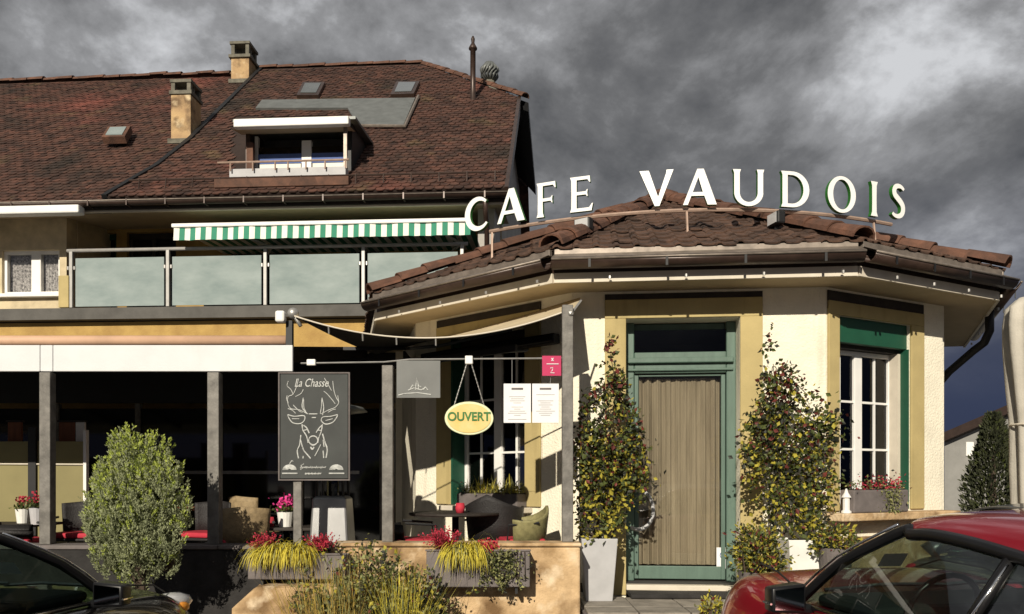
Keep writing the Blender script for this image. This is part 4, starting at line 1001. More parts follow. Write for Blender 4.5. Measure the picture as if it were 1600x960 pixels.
# stag board
SY = 7.25
sg = thing('stag_chalkboard', P(464, 845, SY), 'upright grey chalkboard with a drawn stag head on a single pole', 'chalkboard')
MB().box(XP(438, SY), XP(543.5, SY), SY, SY+.02, ZP(748, SY), ZP(585, SY)).build('board', M['chalkboard'], sg, bevel=.003)
m = MB(); t_ = .012
a, b, z0, z1 = XP(438, SY)-.006, XP(543.5, SY)+.006, ZP(748, SY)-.006, ZP(585, SY)+.006
m.box(a, b, SY-.004, SY+.024, z1, z1+t_); m.box(a, b, SY-.004, SY+.024, z0-t_, z0); m.box(a-t_, a, SY-.004, SY+.024, z0-t_, z1+t_); m.box(b, b+t_, SY-.004, SY+.024, z0-t_, z1+t_); m.build('board_frame', M['planter'], sg)
SP = lambda x, y: P(430+x/5.3333, 575+y/5.3333, SY-.003)
m = MB()
lines = [([(270,385),(200,350),(130,340),(105,290),(110,240),(150,220),(180,150),(195,90)], 1), ([(150,220),(130,180),(100,150),(110,110)], 1), ([(150,310),(200,360),(230,372)], 1), ([(170,240),(215,215),(235,180)], 1), ([(110,290),(95,260),(100,230)], 1),
 ([(235,250),(226,330),(270,385)], 1.3), ([(238,262),(240,330),(256,366)], 1), ([(380,385),(450,350),(500,330),(530,290),(510,250),(490,190),(480,110)], 1), ([(500,300),(470,260),(430,215),(405,195)], 1), ([(470,190),(430,120),(410,85)], 1), ([(530,285),(522,230)], 1),
 ([(395,395),(405,330),(390,250)], 1.3), ([(376,382),(386,320),(388,262)], 1), ([(440,372),(480,350),(505,345)], 1), ([(105,340),(140,352),(170,380)], 1), ([(280,385),(352,385)], 1.4), ([(305,415),(340,415)], 1.4),
 ([(105,390),(160,405),(240,400),(245,435),(210,465),(150,460),(115,420),(105,390)], 1.5), ([(140,425),(200,425)], 1), ([(520,390),(460,405),(400,410),(385,440),(420,470),(480,455),(515,410),(520,390)], 1.5), ([(420,440),(480,425)], 1),
 ([(235,480),(262,500),(284,545)], 1.8), ([(240,522),(268,515)], 1.5), ([(390,480),(365,505),(342,540)], 1.8), ([(382,522),(355,520)], 1.5), ([(225,470),(232,520),(262,570),(275,625)], 1.6), ([(395,470),(385,530),(365,580),(356,625)], 1.6),
 ([(318+38*math.cos(2*math.pi*k/14), 605+36*math.sin(2*math.pi*k/14)) for k in range(15)], 1.6), ([(292,632),(318,648),(344,632)], 1.8), ([(295,660),(310,680),(325,660)], 2),
 ([(215,560),(205,640),(185,690),(195,755)], 1.7), ([(225,650),(240,690),(265,720),(295,755)], 1.6), ([(235,735),(232,755)], 1.5), ([(395,550),(415,620),(435,680),(425,750)], 1.9), ([(380,640),(350,700),(330,735)], 1.5), ([(400,690),(405,752)], 1.6), ([(212,600),(225,650)], 1.4), ([(400,600),(408,660)], 1.4)]
for ln, w_ in lines: m.tube([SP(*q) for q in catmull(ln, 4)], .0034*w_, 5)
for cx_, s_ in ((120, 1), (510, -1)):
    for k in range(6):
        rr = 55-k*8; m.tube([SP(cx_+rr*math.cos(R(a_)), 850-rr*.75*math.sin(R(a_))) for a_ in range(0, 181, 20)], .0045, 5)
    m.tube([SP(cx_-62, 880), SP(cx_+66, 880)], .006, 5)
m.tube([SP(120, 800), SP(140, 772), SP(150, 780)], .004, 5)
m.build('stag_drawing', M['chalk'], sg)
m = MB()
for y, x0_, x1_ in ((830, 208, 424), (882, 248, 384)):
    n = 46; m.tube([SP(x0_+(x1_-x0_)*k/n, y+11*math.sin(k*1.9)*(.6+.4*math.sin(k*.7))) for k in range(n+1)], .0042, 5)
m.tube([SP(240, 800), SP(215, 815), SP(232, 835), SP(210, 848)], .0045, 5)
m.build('lower_script', M['chalk'], sg)
text('La Chasse', .105, SP(300, 128), X_, Z_, M['chalk'], 'title_lettering', sg, shear=.35, sx=.72, ext=.001)
MB().box(XP(457, SY), XP(470, SY), SY+.021, SY+.075, 0, ZP(700, SY)).build('pole', M['post'], sg, bevel=.006)

# ---------------- furniture
def table(x, y, rad, name, label, square=False, z=TF, h=.75, matl='dark_wood'):
    o = thing(name, (x, y, z), label, 'table')
    if square: MB().box(x-rad, x+rad, y-.32, y+.32, z+h-.03, z+h).build('top', M[matl], o, bevel=.006)
    else: MB().lathe((x, y, z+h-.03), [(rad-.01, 0), (rad, .01), (rad, .025), (rad-.01, .03)], 40).build('top', M[matl], o)
    MB().lathe((x, y, z+.03), [(.05, 0), (.035, .2), (.035, h-.062)], 10).build('column', M['black'], o, smooth=True)
    MB().lathe((x, y, z), [(.25, 0), (.25, .015), (.06, .03)], 20).build('base', M['black'], o)
    return o
def chair(x, y, rz, label, shell, cushion, group=None, high=.86, tub=False):
    o = thing('terrace_chair', (x, y, TF), label, 'chair', group)
    c_, s_ = math.cos(rz), math.sin(rz); f = lambda p: Vector((x+p.x*c_-p.y*s_, y+p.x*s_+p.y*c_, TF+p.z))
    for sx in (-1, 1):
        for sy in (-1, 1):
            MB(f).tube([(sx*.22, sy*.20, 0), (sx*.20, sy*.18, .41)], .015, 6).build('leg', M['black'], o)
    MB(f).box(-.25, .25, -.23, .24, .41, .44).build('seat', M[shell], o, bevel=.012)
    if cushion: MB(f).box(-.23, .23, -.21, .20, .442, .50).build('cushion', M['red'], o, bevel=.02)
    # back: curved shell, front of the chair is -y
    m = MB(f); n = 14; vs = []
    for i in range(n+1):
        a = R(-25+230*i/n) if tub else R(35+110*i/n)
        rx_, ry_ = .29, .27
        for j, (z, k) in enumerate(((.44, .97), (.62, 1.03), (high-.06-.10*abs(math.cos(a))*(1 if tub else .3), 1.08), (high-.10*abs(math.cos(a))*(1.4 if tub else .3), 1.09))):
            vs.append((math.cos(a)*rx_*k, math.sin(a)*ry_*k-.02, z))
    m.add(vs, [(i*4+j, (i+1)*4+j, (i+1)*4+j+1, i*4+j+1) for i in range(n) for j in range(3)])
    bo = m.build('backrest', M[shell], o, smooth=True, recalc=False); md = bo.modifiers.new('S', 'SOLIDIFY'); md.thickness = .025
    for sx in (-1, 1):
        MB(f).tube([(sx*.27, -.2, .42), (sx*.28, -.18, .64), (sx*.28, .12, .66)], .014, 6).build('armrest', M['black'], o)
    return o
tx, ty = XP(712, 8.35), 8.3
table(tx, ty, .48, 'round_table', 'dark round pedestal table in front of the pavilion window', h=.745)
chair(XP(772, 8.45), 8.42, R(165), 'black wicker tub chair pushed in at the round table', 'wicker', False, high=.93, tub=True)
chair(XP(815, 8.05), 8.05, R(-80), 'olive woven tub chair with red cushion beside the round table', 'olive_chair', True, high=.82, tub=True)
chair(XP(650, 8.0), 8.0, R(100), 'black chair with red seat cushion at the round table, beside the post', 'wicker', True, high=.62)
t2x = XP(448, 8.3)
table(t2x, 8.3, .36, 'square_table', 'small dark square table with pink flowers behind the stag chalkboard', True, h=.60)
chair(XP(383, 8.0), 7.98, R(195), 'brown woven chair with red cushion at the small square table', 'brown_chair', True, high=.82)
table(XP(20, 8.6), 8.5, .42, 'square_table', 'dark square table with white flower pots in front of the olive screen', True, h=.62)
chair(XP(113, 8.8), 8.9, R(0), 'dark chair with red cushion between the olive screen and the conifer', 'wicker', True, 'dark chairs with red cushions by the screen', high=.84)
chair(XP(28, 8.0), 7.98, R(180), 'dark chair with red cushion at the table of white flower pots', 'wicker', True, 'dark chairs with red cushions by the screen', high=.60)
chair(XP(318, 9.0), 9.0, R(-20), 'dark chair with red cushion behind the conifer, by the middle canopy post', 'wicker', True, high=.84)
table(XP(270, 9.9), 9.9, .38, 'square_table', 'dark square table behind the conifer at the back of the terrace', True, h=.74, matl='brown_wood')
chair(XP(395, 10.2), 10.2, R(150), 'brown woven chair at the back of the terrace near the stag chalkboard', 'brown_chair', True, high=.88)
# heater
hx = XP(520, 7.95); hy = 7.95
ht = thing('patio_heater', (hx, hy, TF), 'silver tapered patio heater with slim dark poles behind the stag chalkboard', 'heater')
z1 = ZP(775, hy)-TF
m = MB(); bw, tw = .20, .165
def ring(w_, z): return [(hx-w_, hy-w_, TF+z), (hx+w_, hy-w_, TF+z), (hx+w_, hy+w_, TF+z), (hx-w_, hy+w_, TF+z)]
vs = ring(bw+.01, .05)+ring(bw, .30)+ring(tw, z1-.03)+ring(tw-.02, z1); m.add(vs, [(4*i+k, 4*i+(k+1) % 4, 4*i+4+(k+1) % 4, 4*i+4+k) for i in range(3) for k in range(4)]+[(0, 3, 2, 1), (12, 13, 14, 15)]); m.build('cabinet', M['alu'], ht, bevel=.02)
for sx in (-1, 1):
    for sy in (-1, 1): MB().tube([(hx+sx*.13, hy+sy*.13, TF+z1-.02), (hx+sx*.11, hy+sy*.11, TF+1.75)], .014, 6).build('pole', M['black'], ht)
MB().lathe((hx, hy, TF+z1), [(.06, 0), (.06, 1.0), (.10, 1.05)], 12).build('tube', M['glass_dark'], ht)
MB().lathe((hx, hy, TF+1.73), [(.15, 0), (.34, .03), (.30, .07), (.05, .12)], 20).build('hood', M['lead'], ht, smooth=True)
for sx in (-1, 1): MB().box(hx+sx*.15-.03, hx+sx*.15+.03, hy-.16, hy+.16, TF, TF+.05).build('foot', M['black'], ht)
# olive screen, posts, wood panels at the back
oy = 9.2
scn = thing('olive_screen', (XP(60, oy), oy, TF), 'olive fabric wind screen in dark frame behind the left terrace tables', 'screen')
for a, b in ((-9.5, XP(45, oy)), (XP(59, oy), XP(133, oy))):
    MB().box(a, b, oy, oy+.01, TF+.06, ZP(690, oy)).build('fabric', M['olive'], scn)
MB().box(XP(46, oy), XP(58, oy), oy-.03, oy+.05, TF, ZP(668, oy)).build('frame_post', M['black'], scn)
MB().box(XP(132, oy)-.005, XP(136, oy), oy-.02, oy+.04, TF, ZP(672, oy)).build('edge_strip', M['white'], scn)
m = MB(); m.tube([(-9.5, oy-.012, ZP(722, oy)), (XP(133, oy), oy-.012, ZP(726, oy))], .010, 6); m.build('tension_cord', M['fascia'], scn)
pn = thing('back_glazing', (-5, 12.6, TF), 'dark glazed doors in slim black frames along the back of the terrace', 'glazing')
gy = 12.6
for k in range(8):
    a, b = -11+k*1.28, -11+(k+1)*1.28
    MB().box(a+.04, b-.04, gy, gy+.01, TF+.12, 2.72).build('pane', M['pane_dark'], pn)
    MB().box(a-.04, a+.04, gy-.04, gy+.05, TF, 2.8).build('frame_post', M['post'], pn)
MB().box(-6.2, -2.4, gy-.045, gy+.055, ZP(741, gy), ZP(736, gy)).build('mid_rail', M['steel'], pn)
MB().box(-14.5, -1.3, gy-.03, gy+.04, 2.81, 3.62).build('header_shade', M['black'], pn)  # black panel stands in for shade on the wall above the glazing
MB().box(-11, -.8, gy-.035, gy+.045, TF, TF+.12).build('bottom_rail', M['black'], pn)
for i, (a, b, mt_) in enumerate(((12, 33, 'brown_wood'), (92, 117, 'brown_wood'), (118, 132, 'white'))):
    pp_ = thing('standing_board', (XP(a, 9.6), 9.6, TF), ['narrow red-brown wooden board standing behind the olive screen, left of its frame post', 'wide red-brown wooden board behind the olive screen beside the white board', 'white upright board behind the right edge of the olive screen'][i], 'board')
    MB().box(XP(a, 9.6), XP(b, 9.6), 9.6, 9.64, TF, ZP(660, 9.6)).build('board', M[mt_], pp_, bevel=.005)
    MB().box(XP(a, 9.6)-.01, XP(b, 9.6)+.01, 9.58, 9.66, ZP(660, 9.6)+.002, ZP(657, 9.6)).build('cap', M['dark_wood'], pp_)
# landing and steps, paved
ld_ = MB().box(.66, 3.9, 7.25, 8.36, 0, .37).build('landing', M['planter']); ld_['kind'] = 'structure'
xs_ = [.68, 1.15, 1.62, 2.10, 2.6, 3.1, 3.6, 3.88]; ys_ = [7.22, 7.58, 7.96, 8.2]
me_ = {}
for j in range(3):
    for i in range(7):
        MB().box(xs_[i]+.006, xs_[i+1]-.006, ys_[j]+.006, ys_[j+1]-.006, .371, .40+random.uniform(-.003, .003)).build('paving_stone', M['paver'], ld_, bevel=.006)
MB().box(1.2, 2.5, 8.05, 8.33, .405, .445).build('door_step', M['shade_stone'], ld_, bevel=.008)  # step coloured dark for the shade below the threshold
st_ = MB().box(.70, 3.9, 6.9, 7.21, 0, .20).build('step', M['paver'], bevel=.01); st_['kind'] = 'structure'
# ================================================================== PLANTS
rng = random.Random(11)
def rvec():
    while True:
        v = Vector((rng.uniform(-1, 1), rng.uniform(-1, 1), rng.uniform(-1, 1)))
        if .05 < v.length < 1: return v.normalized()
def leaf(m, p, d, size, wid=.5, mi=0):
    "folded diamond leaf from p along d"
    s_ = d.cross(rvec()).normalized(); n_ = d.cross(s_)
    m.add([p, p+d*size*.5+s_*size*wid*.5+n_*size*.10, p+d*size, p+d*size*.5-s_*size*wid*.5+n_*size*.10], [(0, 1, 2), (0, 2, 3)], mi)
def blade(m, p, d, ln, wid, droop, mi=0, seg=4):
    s_ = d.cross(Vector((0, 0, 1)));  s_ = (s_ if s_.length > .05 else Vector((1, 0, 0))).normalized()
    vs = []; q = p.copy(); dd = d.copy()
    for k in range(seg+1):
        w_ = wid*(1-.92*(k/seg)**1.5)/2; vs += [q-s_*w_, q+s_*w_]
        q = q+dd*ln/seg; dd = (dd+Vector((0, 0, -droop/seg))).normalized()
    m.add(vs, [(2*k, 2*k+1, 2*k+3, 2*k+2) for k in range(seg)], mi)
def pick(ws):
    r_ = rng.random()*sum(ws)
    for i, w_ in enumerate(ws):
        r_ -= w_
        if r_ <= 0: return i
    return 0
LM = ['leaf', 'leaf_yellow', 'leaf_red', 'leaf_dark']
# --- climbing plants in tall pots
def interp(tab, y):
    for (y0, a0, b0), (y1, a1, b1) in zip(tab[:-1], tab[1:]):
        if y0 <= y <= y1: t = (y-y0)/(y1-y0); return a0+(a1-a0)*t, b0+(b1-b0)*t
    return None
def climber(tab, Y, n, label, potf, base):
    o = thing('climbing_plant', base, label, 'plant')
    potf(o)
    m = MB(); ys = [t[0] for t in tab]
    # clumps so that gaps stay open
    clumps = []
    while len(clumps) < 130:
        y = rng.uniform(ys[0], ys[-1]); r_ = interp(tab, y)
        wd = r_[1]-r_[0]
        if rng.random() > (wd+25)/150: continue
        clumps.append((rng.uniform(r_[0], r_[1]), y, Y+rng.uniform(-.20, .12)*min(1, wd/60), wd))
    cl = [(P(a, b, c), b) for a, b, c, wd in clumps for _ in range(max(1, int(wd/12)))]
    for i in range(n):
        c, yy = cl[rng.randrange(len(cl))]; ww = interp(tab, yy)[1]-interp(tab, yy)[0]; sp_ = .016+.052*min(1, ww/100)
        p = c+Vector((rng.gauss(0, sp_), rng.gauss(0, sp_*.8), rng.gauss(0, sp_*1.1)))
        h = (yy-ys[0])/(ys[-1]-ys[0])
        mi = pick([.70, .06+.85*h**2.2, .36*(1-h)**1.3+.03, .42])
        d = (rvec()+Vector((0, -.5, -.1))).normalized(); leaf(m, p, d, rng.uniform(.032, .070), .70, mi)
    m.build('leaves', [M[k] for k in LM], o, recalc=False)
    s_ = MB()
    for k in range(7):
        a0 = tab[-1]; x = rng.uniform(a0[1]+10, a0[2]-10); yt = rng.uniform(ys[0], ys[0]+120); r_ = interp(tab, yt); pts = []
        for q in range(9):
            yy = a0[0]+(yt-a0[0])*q/8; r2 = interp(tab, yy); f_ = (x-a0[1])/(a0[2]-a0[1]); pts.append(P(r2[0]+(r2[1]-r2[0])*min(.9, max(.1, f_+.25*math.sin(q*1.1+k))), yy, Y+.04*math.sin(q+k)))
        s_.tube(pts, [.011-.0009*q for q in range(9)], 5)
    s_.build('stems', M['bark'], o)
    return o
def tapered_pot(x0, x1, y0, y1, Y, k, matl):
    def fn(o):
        a, b = XP(x0, Y), XP(x1, Y); z1, z0 = ZP(y0, Y), k; c = (a+b)/2; r1 = (b-a)/2; r0 = r1*.74; cy = Y
        vs = []
        for r_, z in ((r0, z0), (r1, z1), (r1-.025, z1), (r1-.04, z1-.05)): vs += [(c-r_, cy-r_, z), (c+r_, cy-r_, z), (c+r_, cy+r_, z), (c-r_, cy+r_, z)]
        MB().add(vs, [(4*i+q, 4*i+(q+1) % 4, 4*i+4+(q+1) % 4, 4*i+4+q) for i in range(3) for q in range(4)]+[(0, 3, 2, 1)]).build('pot', M[matl], o, bevel=.008)
        MB().box(c-r1+.045, c+r1-.045, cy-r1+.045, cy+r1-.045, z1-.06, z1-.045).build('soil', M['soil'], o)
    return fn
tabL = [(532, 946, 958), (575, 941, 966), (605, 928, 975), (632, 908, 986), (690, 902, 996), (750, 902, 1002), (780, 904, 985), (842, 912, 962)]
YL = 8.02
climber(tabL, YL, 4600, 'climbing plant with reddish leaves in tall grey pot left of the green door', tapered_pot(906, 962, 840, 935, YL, .40, 'pot_grey'), (XP(934, YL), YL, .40))
tabR = [(508, 1200, 1208), (560, 1196, 1212), (590, 1196, 1240), (620, 1190, 1272), (655, 1174, 1300), (720, 1174, 1300), (790, 1184, 1292), (835, 1205, 1276)]
YR = 7.85
climber(tabR, YR, 4800, 'bushy climbing plant with green and yellow leaves in white pot right of the green door', tapered_pot(1222, 1284, 842, 930, YR, .40, 'pot_white'), (XP(1253, YR), YR, .40))
# --- low shrubs by the right pot
def shrub(c, rx, rz, n, ws, size, label, zb, name='shrub', pot=None):
    o = thing(name, (c.x, c.y, zb), label, 'shrub')
    m = MB(); cl = []
    for k in range(26):
        v = rvec(); q = rng.uniform(.35, .95); cl.append(c+Vector((v.x*rx*q, v.y*rx*q, v.z*rz*q)))
    for i in range(n):
        p = cl[rng.randrange(26)]+Vector((rng.gauss(0, rx*.20), rng.gauss(0, rx*.20), rng.gauss(0, rz*.20)))
        leaf(m, p, (rvec()+(p-c).normalized()*.9+Vector((0, 0, .2))).normalized(), rng.uniform(.6, 1.1)*size, .5, pick(ws))
    m.build('foliage', [M[k] for k in LM+['leaf_pale']], o, recalc=False)
    s_ = MB()
    for k in range(8):
        v = rvec(); t_ = c+Vector((v.x*rx*.7, v.y*rx*.7, abs(v.z)*rz*.8)); b_ = Vector((c.x+v.x*.04, c.y+v.y*.04, zb)); s_.tube([b_, b_.lerp(t_, .5)+Vector((v.x*.03, 0, .05)), t_], [.012, .009, .004], 5)
    s_.build('stems', M['bark'], o)
    if pot: pot(o)
    return o
def round_pot(c, r, z0, z1, matl):
    def fn(o): MB().lathe((c.x, c.y, z0), [(r*.72, 0), (r, z1-z0), (r*.9, z1-z0), (r*.88, z1-z0-.04)], 20).build('pot', M[matl], o, smooth=False)
    return fn
c = P(1182, 866, 7.45); shrub(c, .27, .23, 2300, [.5, .45, .12, .2, .1], .055, 'yellow-green potted shrub standing on the landing at the foot of the door', .40, pot=round_pot(c, .17, .40, c.z-.16, 'planter'))
c = P(1306, 846, 7.55); shrub(c, .20, .15, 1000, [.5, .5, .1, .2, .1], .055, 'small yellow-green shrub beside the white pot under the café window', .40, pot=round_pot(c, .15, .40, c.z-.06, 'planter'))
# --- the conifer in front of the terrace
cY = 6.75; cb = P(218, 872, cY)
cf = thing('dwarf_conifer', (cb.x, cb.y, 0), 'rounded grey-green dwarf conifer in front of the dark parapet', 'conifer')
tips = [(218-40, 738, .18), (186, 686, .10), (205, 676, .10), (233, 688, .11), (256, 690, .11), (212, 720, .2), (245, 720, .17), (272, 730, .14), (290, 760, .13), (155, 770, .16), (165, 800, .17), (200, 770, .25), (245, 775, .25), (285, 800, .16), (222, 825, .26), (190, 835, .19), (258, 838, .19), (145, 810, .12), (298, 790, .09), (230, 855, .17), (150, 830, .12), (182, 856, .15), (215, 862, .16), (256, 857, .15), (285, 835, .12), (168, 745, .15), (262, 755, .2), (225, 745, .22), (170, 868, .17), (268, 868, .17), (217, 882, .22), (195, 800, .24), (250, 815, .24)]
m = MB(); 
for x, y, r_ in tips:
    x = 220+(x-220)*.84; y = 796+(y-782)*.90; r_ *= .80
    c = P(x, y, cY+rng.uniform(-.14, .10))
    ns = int(150*(r_/.25)**1.5)+16
    for i in range(ns):                                   # upright feathery sprays
        v = rvec()
        if v.y > .45: continue
        p = c+Vector((v.x*r_*.82, v.y*r_*.9-.04, v.z*r_*1.25))
        ax = (v*.45+Vector((0, -.12, 1.0))+rvec()*.3).normalized(); ln = rng.uniform(.05, .13)
        hgt = (880-y)/200+v.z*.25-.3*(x-150)/150  # sunlit top and left put into the leaf colour, besides pale new tips
        lit_tipw = .12+.75*max(0, min(1, hgt))
        tone = rng.random() < lit_tipw
        for k in range(26):
            t = rng.random(); q = p+ax*ln*t+rvec()*.022*(1.1-t)
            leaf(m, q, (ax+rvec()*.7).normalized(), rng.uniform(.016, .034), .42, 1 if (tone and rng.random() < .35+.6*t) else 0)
m.build('crown', [M['conifer'], M['conifer_lit_tip']], cf, recalc=False)
m = MB(); m.tube([(cb.x, cb.y, .35), (cb.x+.02, cb.y, .8), (cb.x, cb.y, 1.4)], [.07, .055, .02], 8)
for k in range(10):
    a_ = k*.63; m.tube([(cb.x, cb.y, .95+k*.05), (cb.x+.22*math.cos(a_), cb.y+.22*math.sin(a_), 1.15+k*.06)], [.02, .008], 5)
for x, y, r_ in tips: m.ico(P(220+(x-220)*.84, 796+(y-782)*.90, cY+.05), r_*.56, sub=2, sq=(.8, .6, 1.2))  # dark cores fill the crown in place of its inner shade
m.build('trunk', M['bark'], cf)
MB().lathe((cb.x, cb.y, 0), [(.27, 0), (.34, .5), (.36, .52), (.33, .52), (.32, .45)], 24).build('pot', M['shade_stone'], cf)  # pot takes the same shadow-dark stone colour
# --- planter troughs on the wall
def trough(x0, x1, y0, y1, Y, label, name='planter_trough', lab2=None):
    a, b = XP(x0, Y), XP(x1, Y); z0, z1 = ZP(y1, Y), ZP(y0, Y)
    o = thing(name, ((a+b)/2, Y+.1, z0), label, 'planter'); m = MB(); t = .02; y0_, y1_ = Y, Y+.22
    m.box(a, b, y0_, y0_+t, z0, z1); m.box(a, b, y1_-t, y1_, z0, z1); m.box(a, a+t, y0_+t, y1_-t, z0, z1); m.box(b-t, b, y0_+t, y1_-t, z0, z1); m.box(a+t, b-t, y0_+t, y1_-t, z0, z0+t)
    m.build('box', M['planter'], o, bevel=.012)
    MB().box(a+t, b-t, y0_+t, y1_-t, z0+t, z1-.02).build('soil', M['soil'], o)
    MB().box(a-.008, b+.008, y0_-.008, y0_+.012, z1+.001, z1+.018).build('lip', M['planter'], o, bevel=.004)
    for q in (a+.12, b-.12): MB().box(q-.012, q+.012, y0_+.02, 7.34, z0-.06, z0-.012).build('bracket', M['black'], o)
    return o, a, b, z1
def tuft(px0, px1, py, Y, n, ln, label, matl, name, cat, droop=3.4, fwd=.8, wid=.011, spread=.08):
    c = P((px0+px1)/2, py, Y); o = thing(name, c, label, cat); m = MB(); a, b = XP(px0, Y), XP(px1, Y)
    for i in range(n):
        x = rng.uniform(a, b); p = Vector((x, Y+rng.gauss(0, spread), c.z-.01)); sd_ = (x-(a+b)/2)/max(.01, (b-a)/2)
        d = Vector((sd_*.5+rng.gauss(0, .25), -fwd+rng.gauss(0, .4), rng.uniform(.35, 1.1))).normalized(); blade(m, p, d, ln*rng.uniform(.55, 1.15), wid, droop*rng.uniform(.7, 1.3), pick([.85, .15]))
    m.build('blades', [M[matl], M['leaf_pale']], o, recalc=False, smooth=True)
    MB().lathe(c+Vector((0, 0, -.05)), [(.05, 0), (.07, .03), (.02, .05)], 8).build('crown_base', M['soil'], o)
    return o
def heather(px, py, Y, r_, n, label, mats=('flower_red', 'leaf_dark')):
    c = P(px, py, Y); o = thing('flowering_plant', c, label, 'flowers'); m = MB()
    for i in range(n):
        v = rvec(); v.z = abs(v.z); d = (v+Vector((0, 0, 1.1))).normalized(); b_ = c+Vector((rng.gauss(0, r_*.25), rng.gauss(0, r_*.25), -.02)); ln = r_*rng.uniform(.8, 1.6)
        blade(m, b_, d, ln, .006, .2, 1, 2)
        for k in range(7): leaf(m, b_+d*ln*(.35+.65*k/7), (rvec()+d).normalized(), .026, .6, 0)
    m.build('flower_spikes', [M[k] for k in mats], o, recalc=False)
    MB().lathe(c+Vector((0, 0, -.05)), [(.04, 0), (.05, .03), (.02, .04)], 8).build('root_ball', M['soil'], o)
    return o
trough(387, 540, 868, 906, 7.10, 'grey planter trough with cascading yellow grass below the stag chalkboard')
tuft(412, 482, 860, 7.16, 700, .31, 'cascading yellow ornamental grass below the stag chalkboard', 'grass_yellow', 'ornamental_grass', 'grass')
heather(413, 862, 7.16, .13, 90, 'red heather at the left end of the trough below the stag chalkboard')
heather(500, 862, 7.16, .13, 100, 'crimson heather between the yellow grass and the twiggy shrub')
trough(666, 828, 862, 918, 7.10, 'dark grey planter trough hung on the tan wall below the round table')
tuft(708, 748, 860, 7.16, 520, .33, 'yellow ornamental grass drooping over the trough on the tan wall', 'grass_yellow', 'ornamental_grass', 'grass')
heather(692, 858, 7.16, .15, 110, 'purple-red heather at the left end of the trough on the tan wall', ('flower_red', 'leaf_red'))
heather(764, 866, 7.14, .11, 70, 'orange-red heather beside the yellow grass on the tan wall', ('red', 'leaf_red'))
c = P(790, 884, 7.12)
o = thing('trailing_plant', P(790, 866, 7.15), 'pale trailing plant hanging over the right half of the trough on the tan wall', 'plant'); m = MB()
for i in range(1100):
    xx = rng.gauss(782, 17); p = Vector((XP(xx, 7.1), 7.06+rng.gauss(0, .035)+.05*(rng.random() < .3), 0)); p.z = ZP(858+(52+14*math.sin(xx*.21))*rng.random()**.8, 7.1)
    leaf(m, p, (rvec()+Vector((0, -.6, -.3))).normalized(), rng.uniform(.02, .04), .6, pick([.25, .5, .25]))
m.build('leaves', [M['leaf'], M['leaf_pale'], M['leaf_dark']], o, recalc=False)
m = MB()
for k in range(12): x = XP(758+k*5.6, 7.1); m.tube([(x, 7.2, ZP(864, 7.1)), (x, 7.08, ZP(862, 7.1)), (x+rng.gauss(0, .02), 7.07, ZP(905, 7.1))], .004, 4)
m.build('stems', M['bark'], o)
# --- mixed twiggy shrub in front of the wall
c = P(575, 905, 6.75)
o = thing('twiggy_shrub', (c.x, c.y, 0), 'twiggy autumn shrub with small dark and pale leaves in front of the low wall', 'shrub'); m = MB(); s_ = MB()
for k in range(120):
    a_ = rng.uniform(0, 2*math.pi); b_ = Vector((c.x+.18*math.cos(a_), c.y+.15*math.sin(a_), 0)); lean = rng.gauss(0, .34); top = Vector((c.x+lean, c.y+rng.gauss(0, .2), rng.uniform(.55, 1.12)-.4*abs(lean)))
    mid_ = b_.lerp(top, .55)+Vector((rng.gauss(0, .05), rng.gauss(0, .05), .05)); s_.tube([b_, mid_, top], [.006, .004, .002], 4)
    for q in range(46):
        t = rng.uniform(.35, 1.02); p = (b_.lerp(mid_, t/.55) if t < .55 else mid_.lerp(top, (t-.55)/.45))+Vector((rng.gauss(0, .02), rng.gauss(0, .02), rng.gauss(0, .02)))
        leaf(m, p, (rvec()+Vector((0, -.2, .3))).normalized(), rng.uniform(.028, .058), .6, pick([.32, .16, .03, .22, .50]))
m.build('foliage', [M[k] for k in LM+['leaf_pale']], o, recalc=False); s_.build('stems', M['bark'], o)
def clump(px, py, Y, n, ln, matl, label, w_=.16):
    c = P(px, py, Y); o = thing('ornamental_grass', (c.x, c.y, 0), label, 'grass'); m = MB()
    for i in range(n):
        p = Vector((c.x+rng.gauss(0, w_*.5), c.y+rng.gauss(0, w_*.4), .02)); d = Vector((rng.gauss(0, .28), rng.gauss(-.05, .28), 1)).normalized(); blade(m, p, d, (c.z)*rng.uniform(.7, 1.15)*1.12, .011, rng.uniform(.2, .9), pick([.7, .3]), 5)
    m.build('blades', [M[matl], M['leaf_pale']], o, recalc=False, smooth=True)
    MB().lathe((c.x, c.y, 0), [(w_*.9, 0), (w_*.5, .05), (.02, .07)], 10).build('crown_base', M['soil'], o)
clump(520, 905, 6.5, 420, .7, 'grass_straw', 'straw-coloured grass clump left of the twiggy shrub', .24)
clump(625, 915, 6.5, 340, .6, 'grass_yellow', 'yellow-green grass clump right of the twiggy shrub', .15)
c = P(668, 945, 6.85); shrub(c, .16, .26, 700, [.15, .02, .05, .9, .05], .05, 'dark-leaved small shrub at the foot of the tan wall', 0, 'dark_shrub')
c = P(612, 962, 6.5); shrub(c, .20, .12, 500, [.4, .4, .05, .1, .6], .05, 'pale low shrub at the foot of the twiggy shrub', 0, 'pale_shrub')
c = P(1110, 950, 7.0); shrub(c, .10, .09, 260, [.2, .9, .05, .05, .3], .05, 'tiny yellow plant at the edge of the landing beside the red car', .3, 'low_plant')
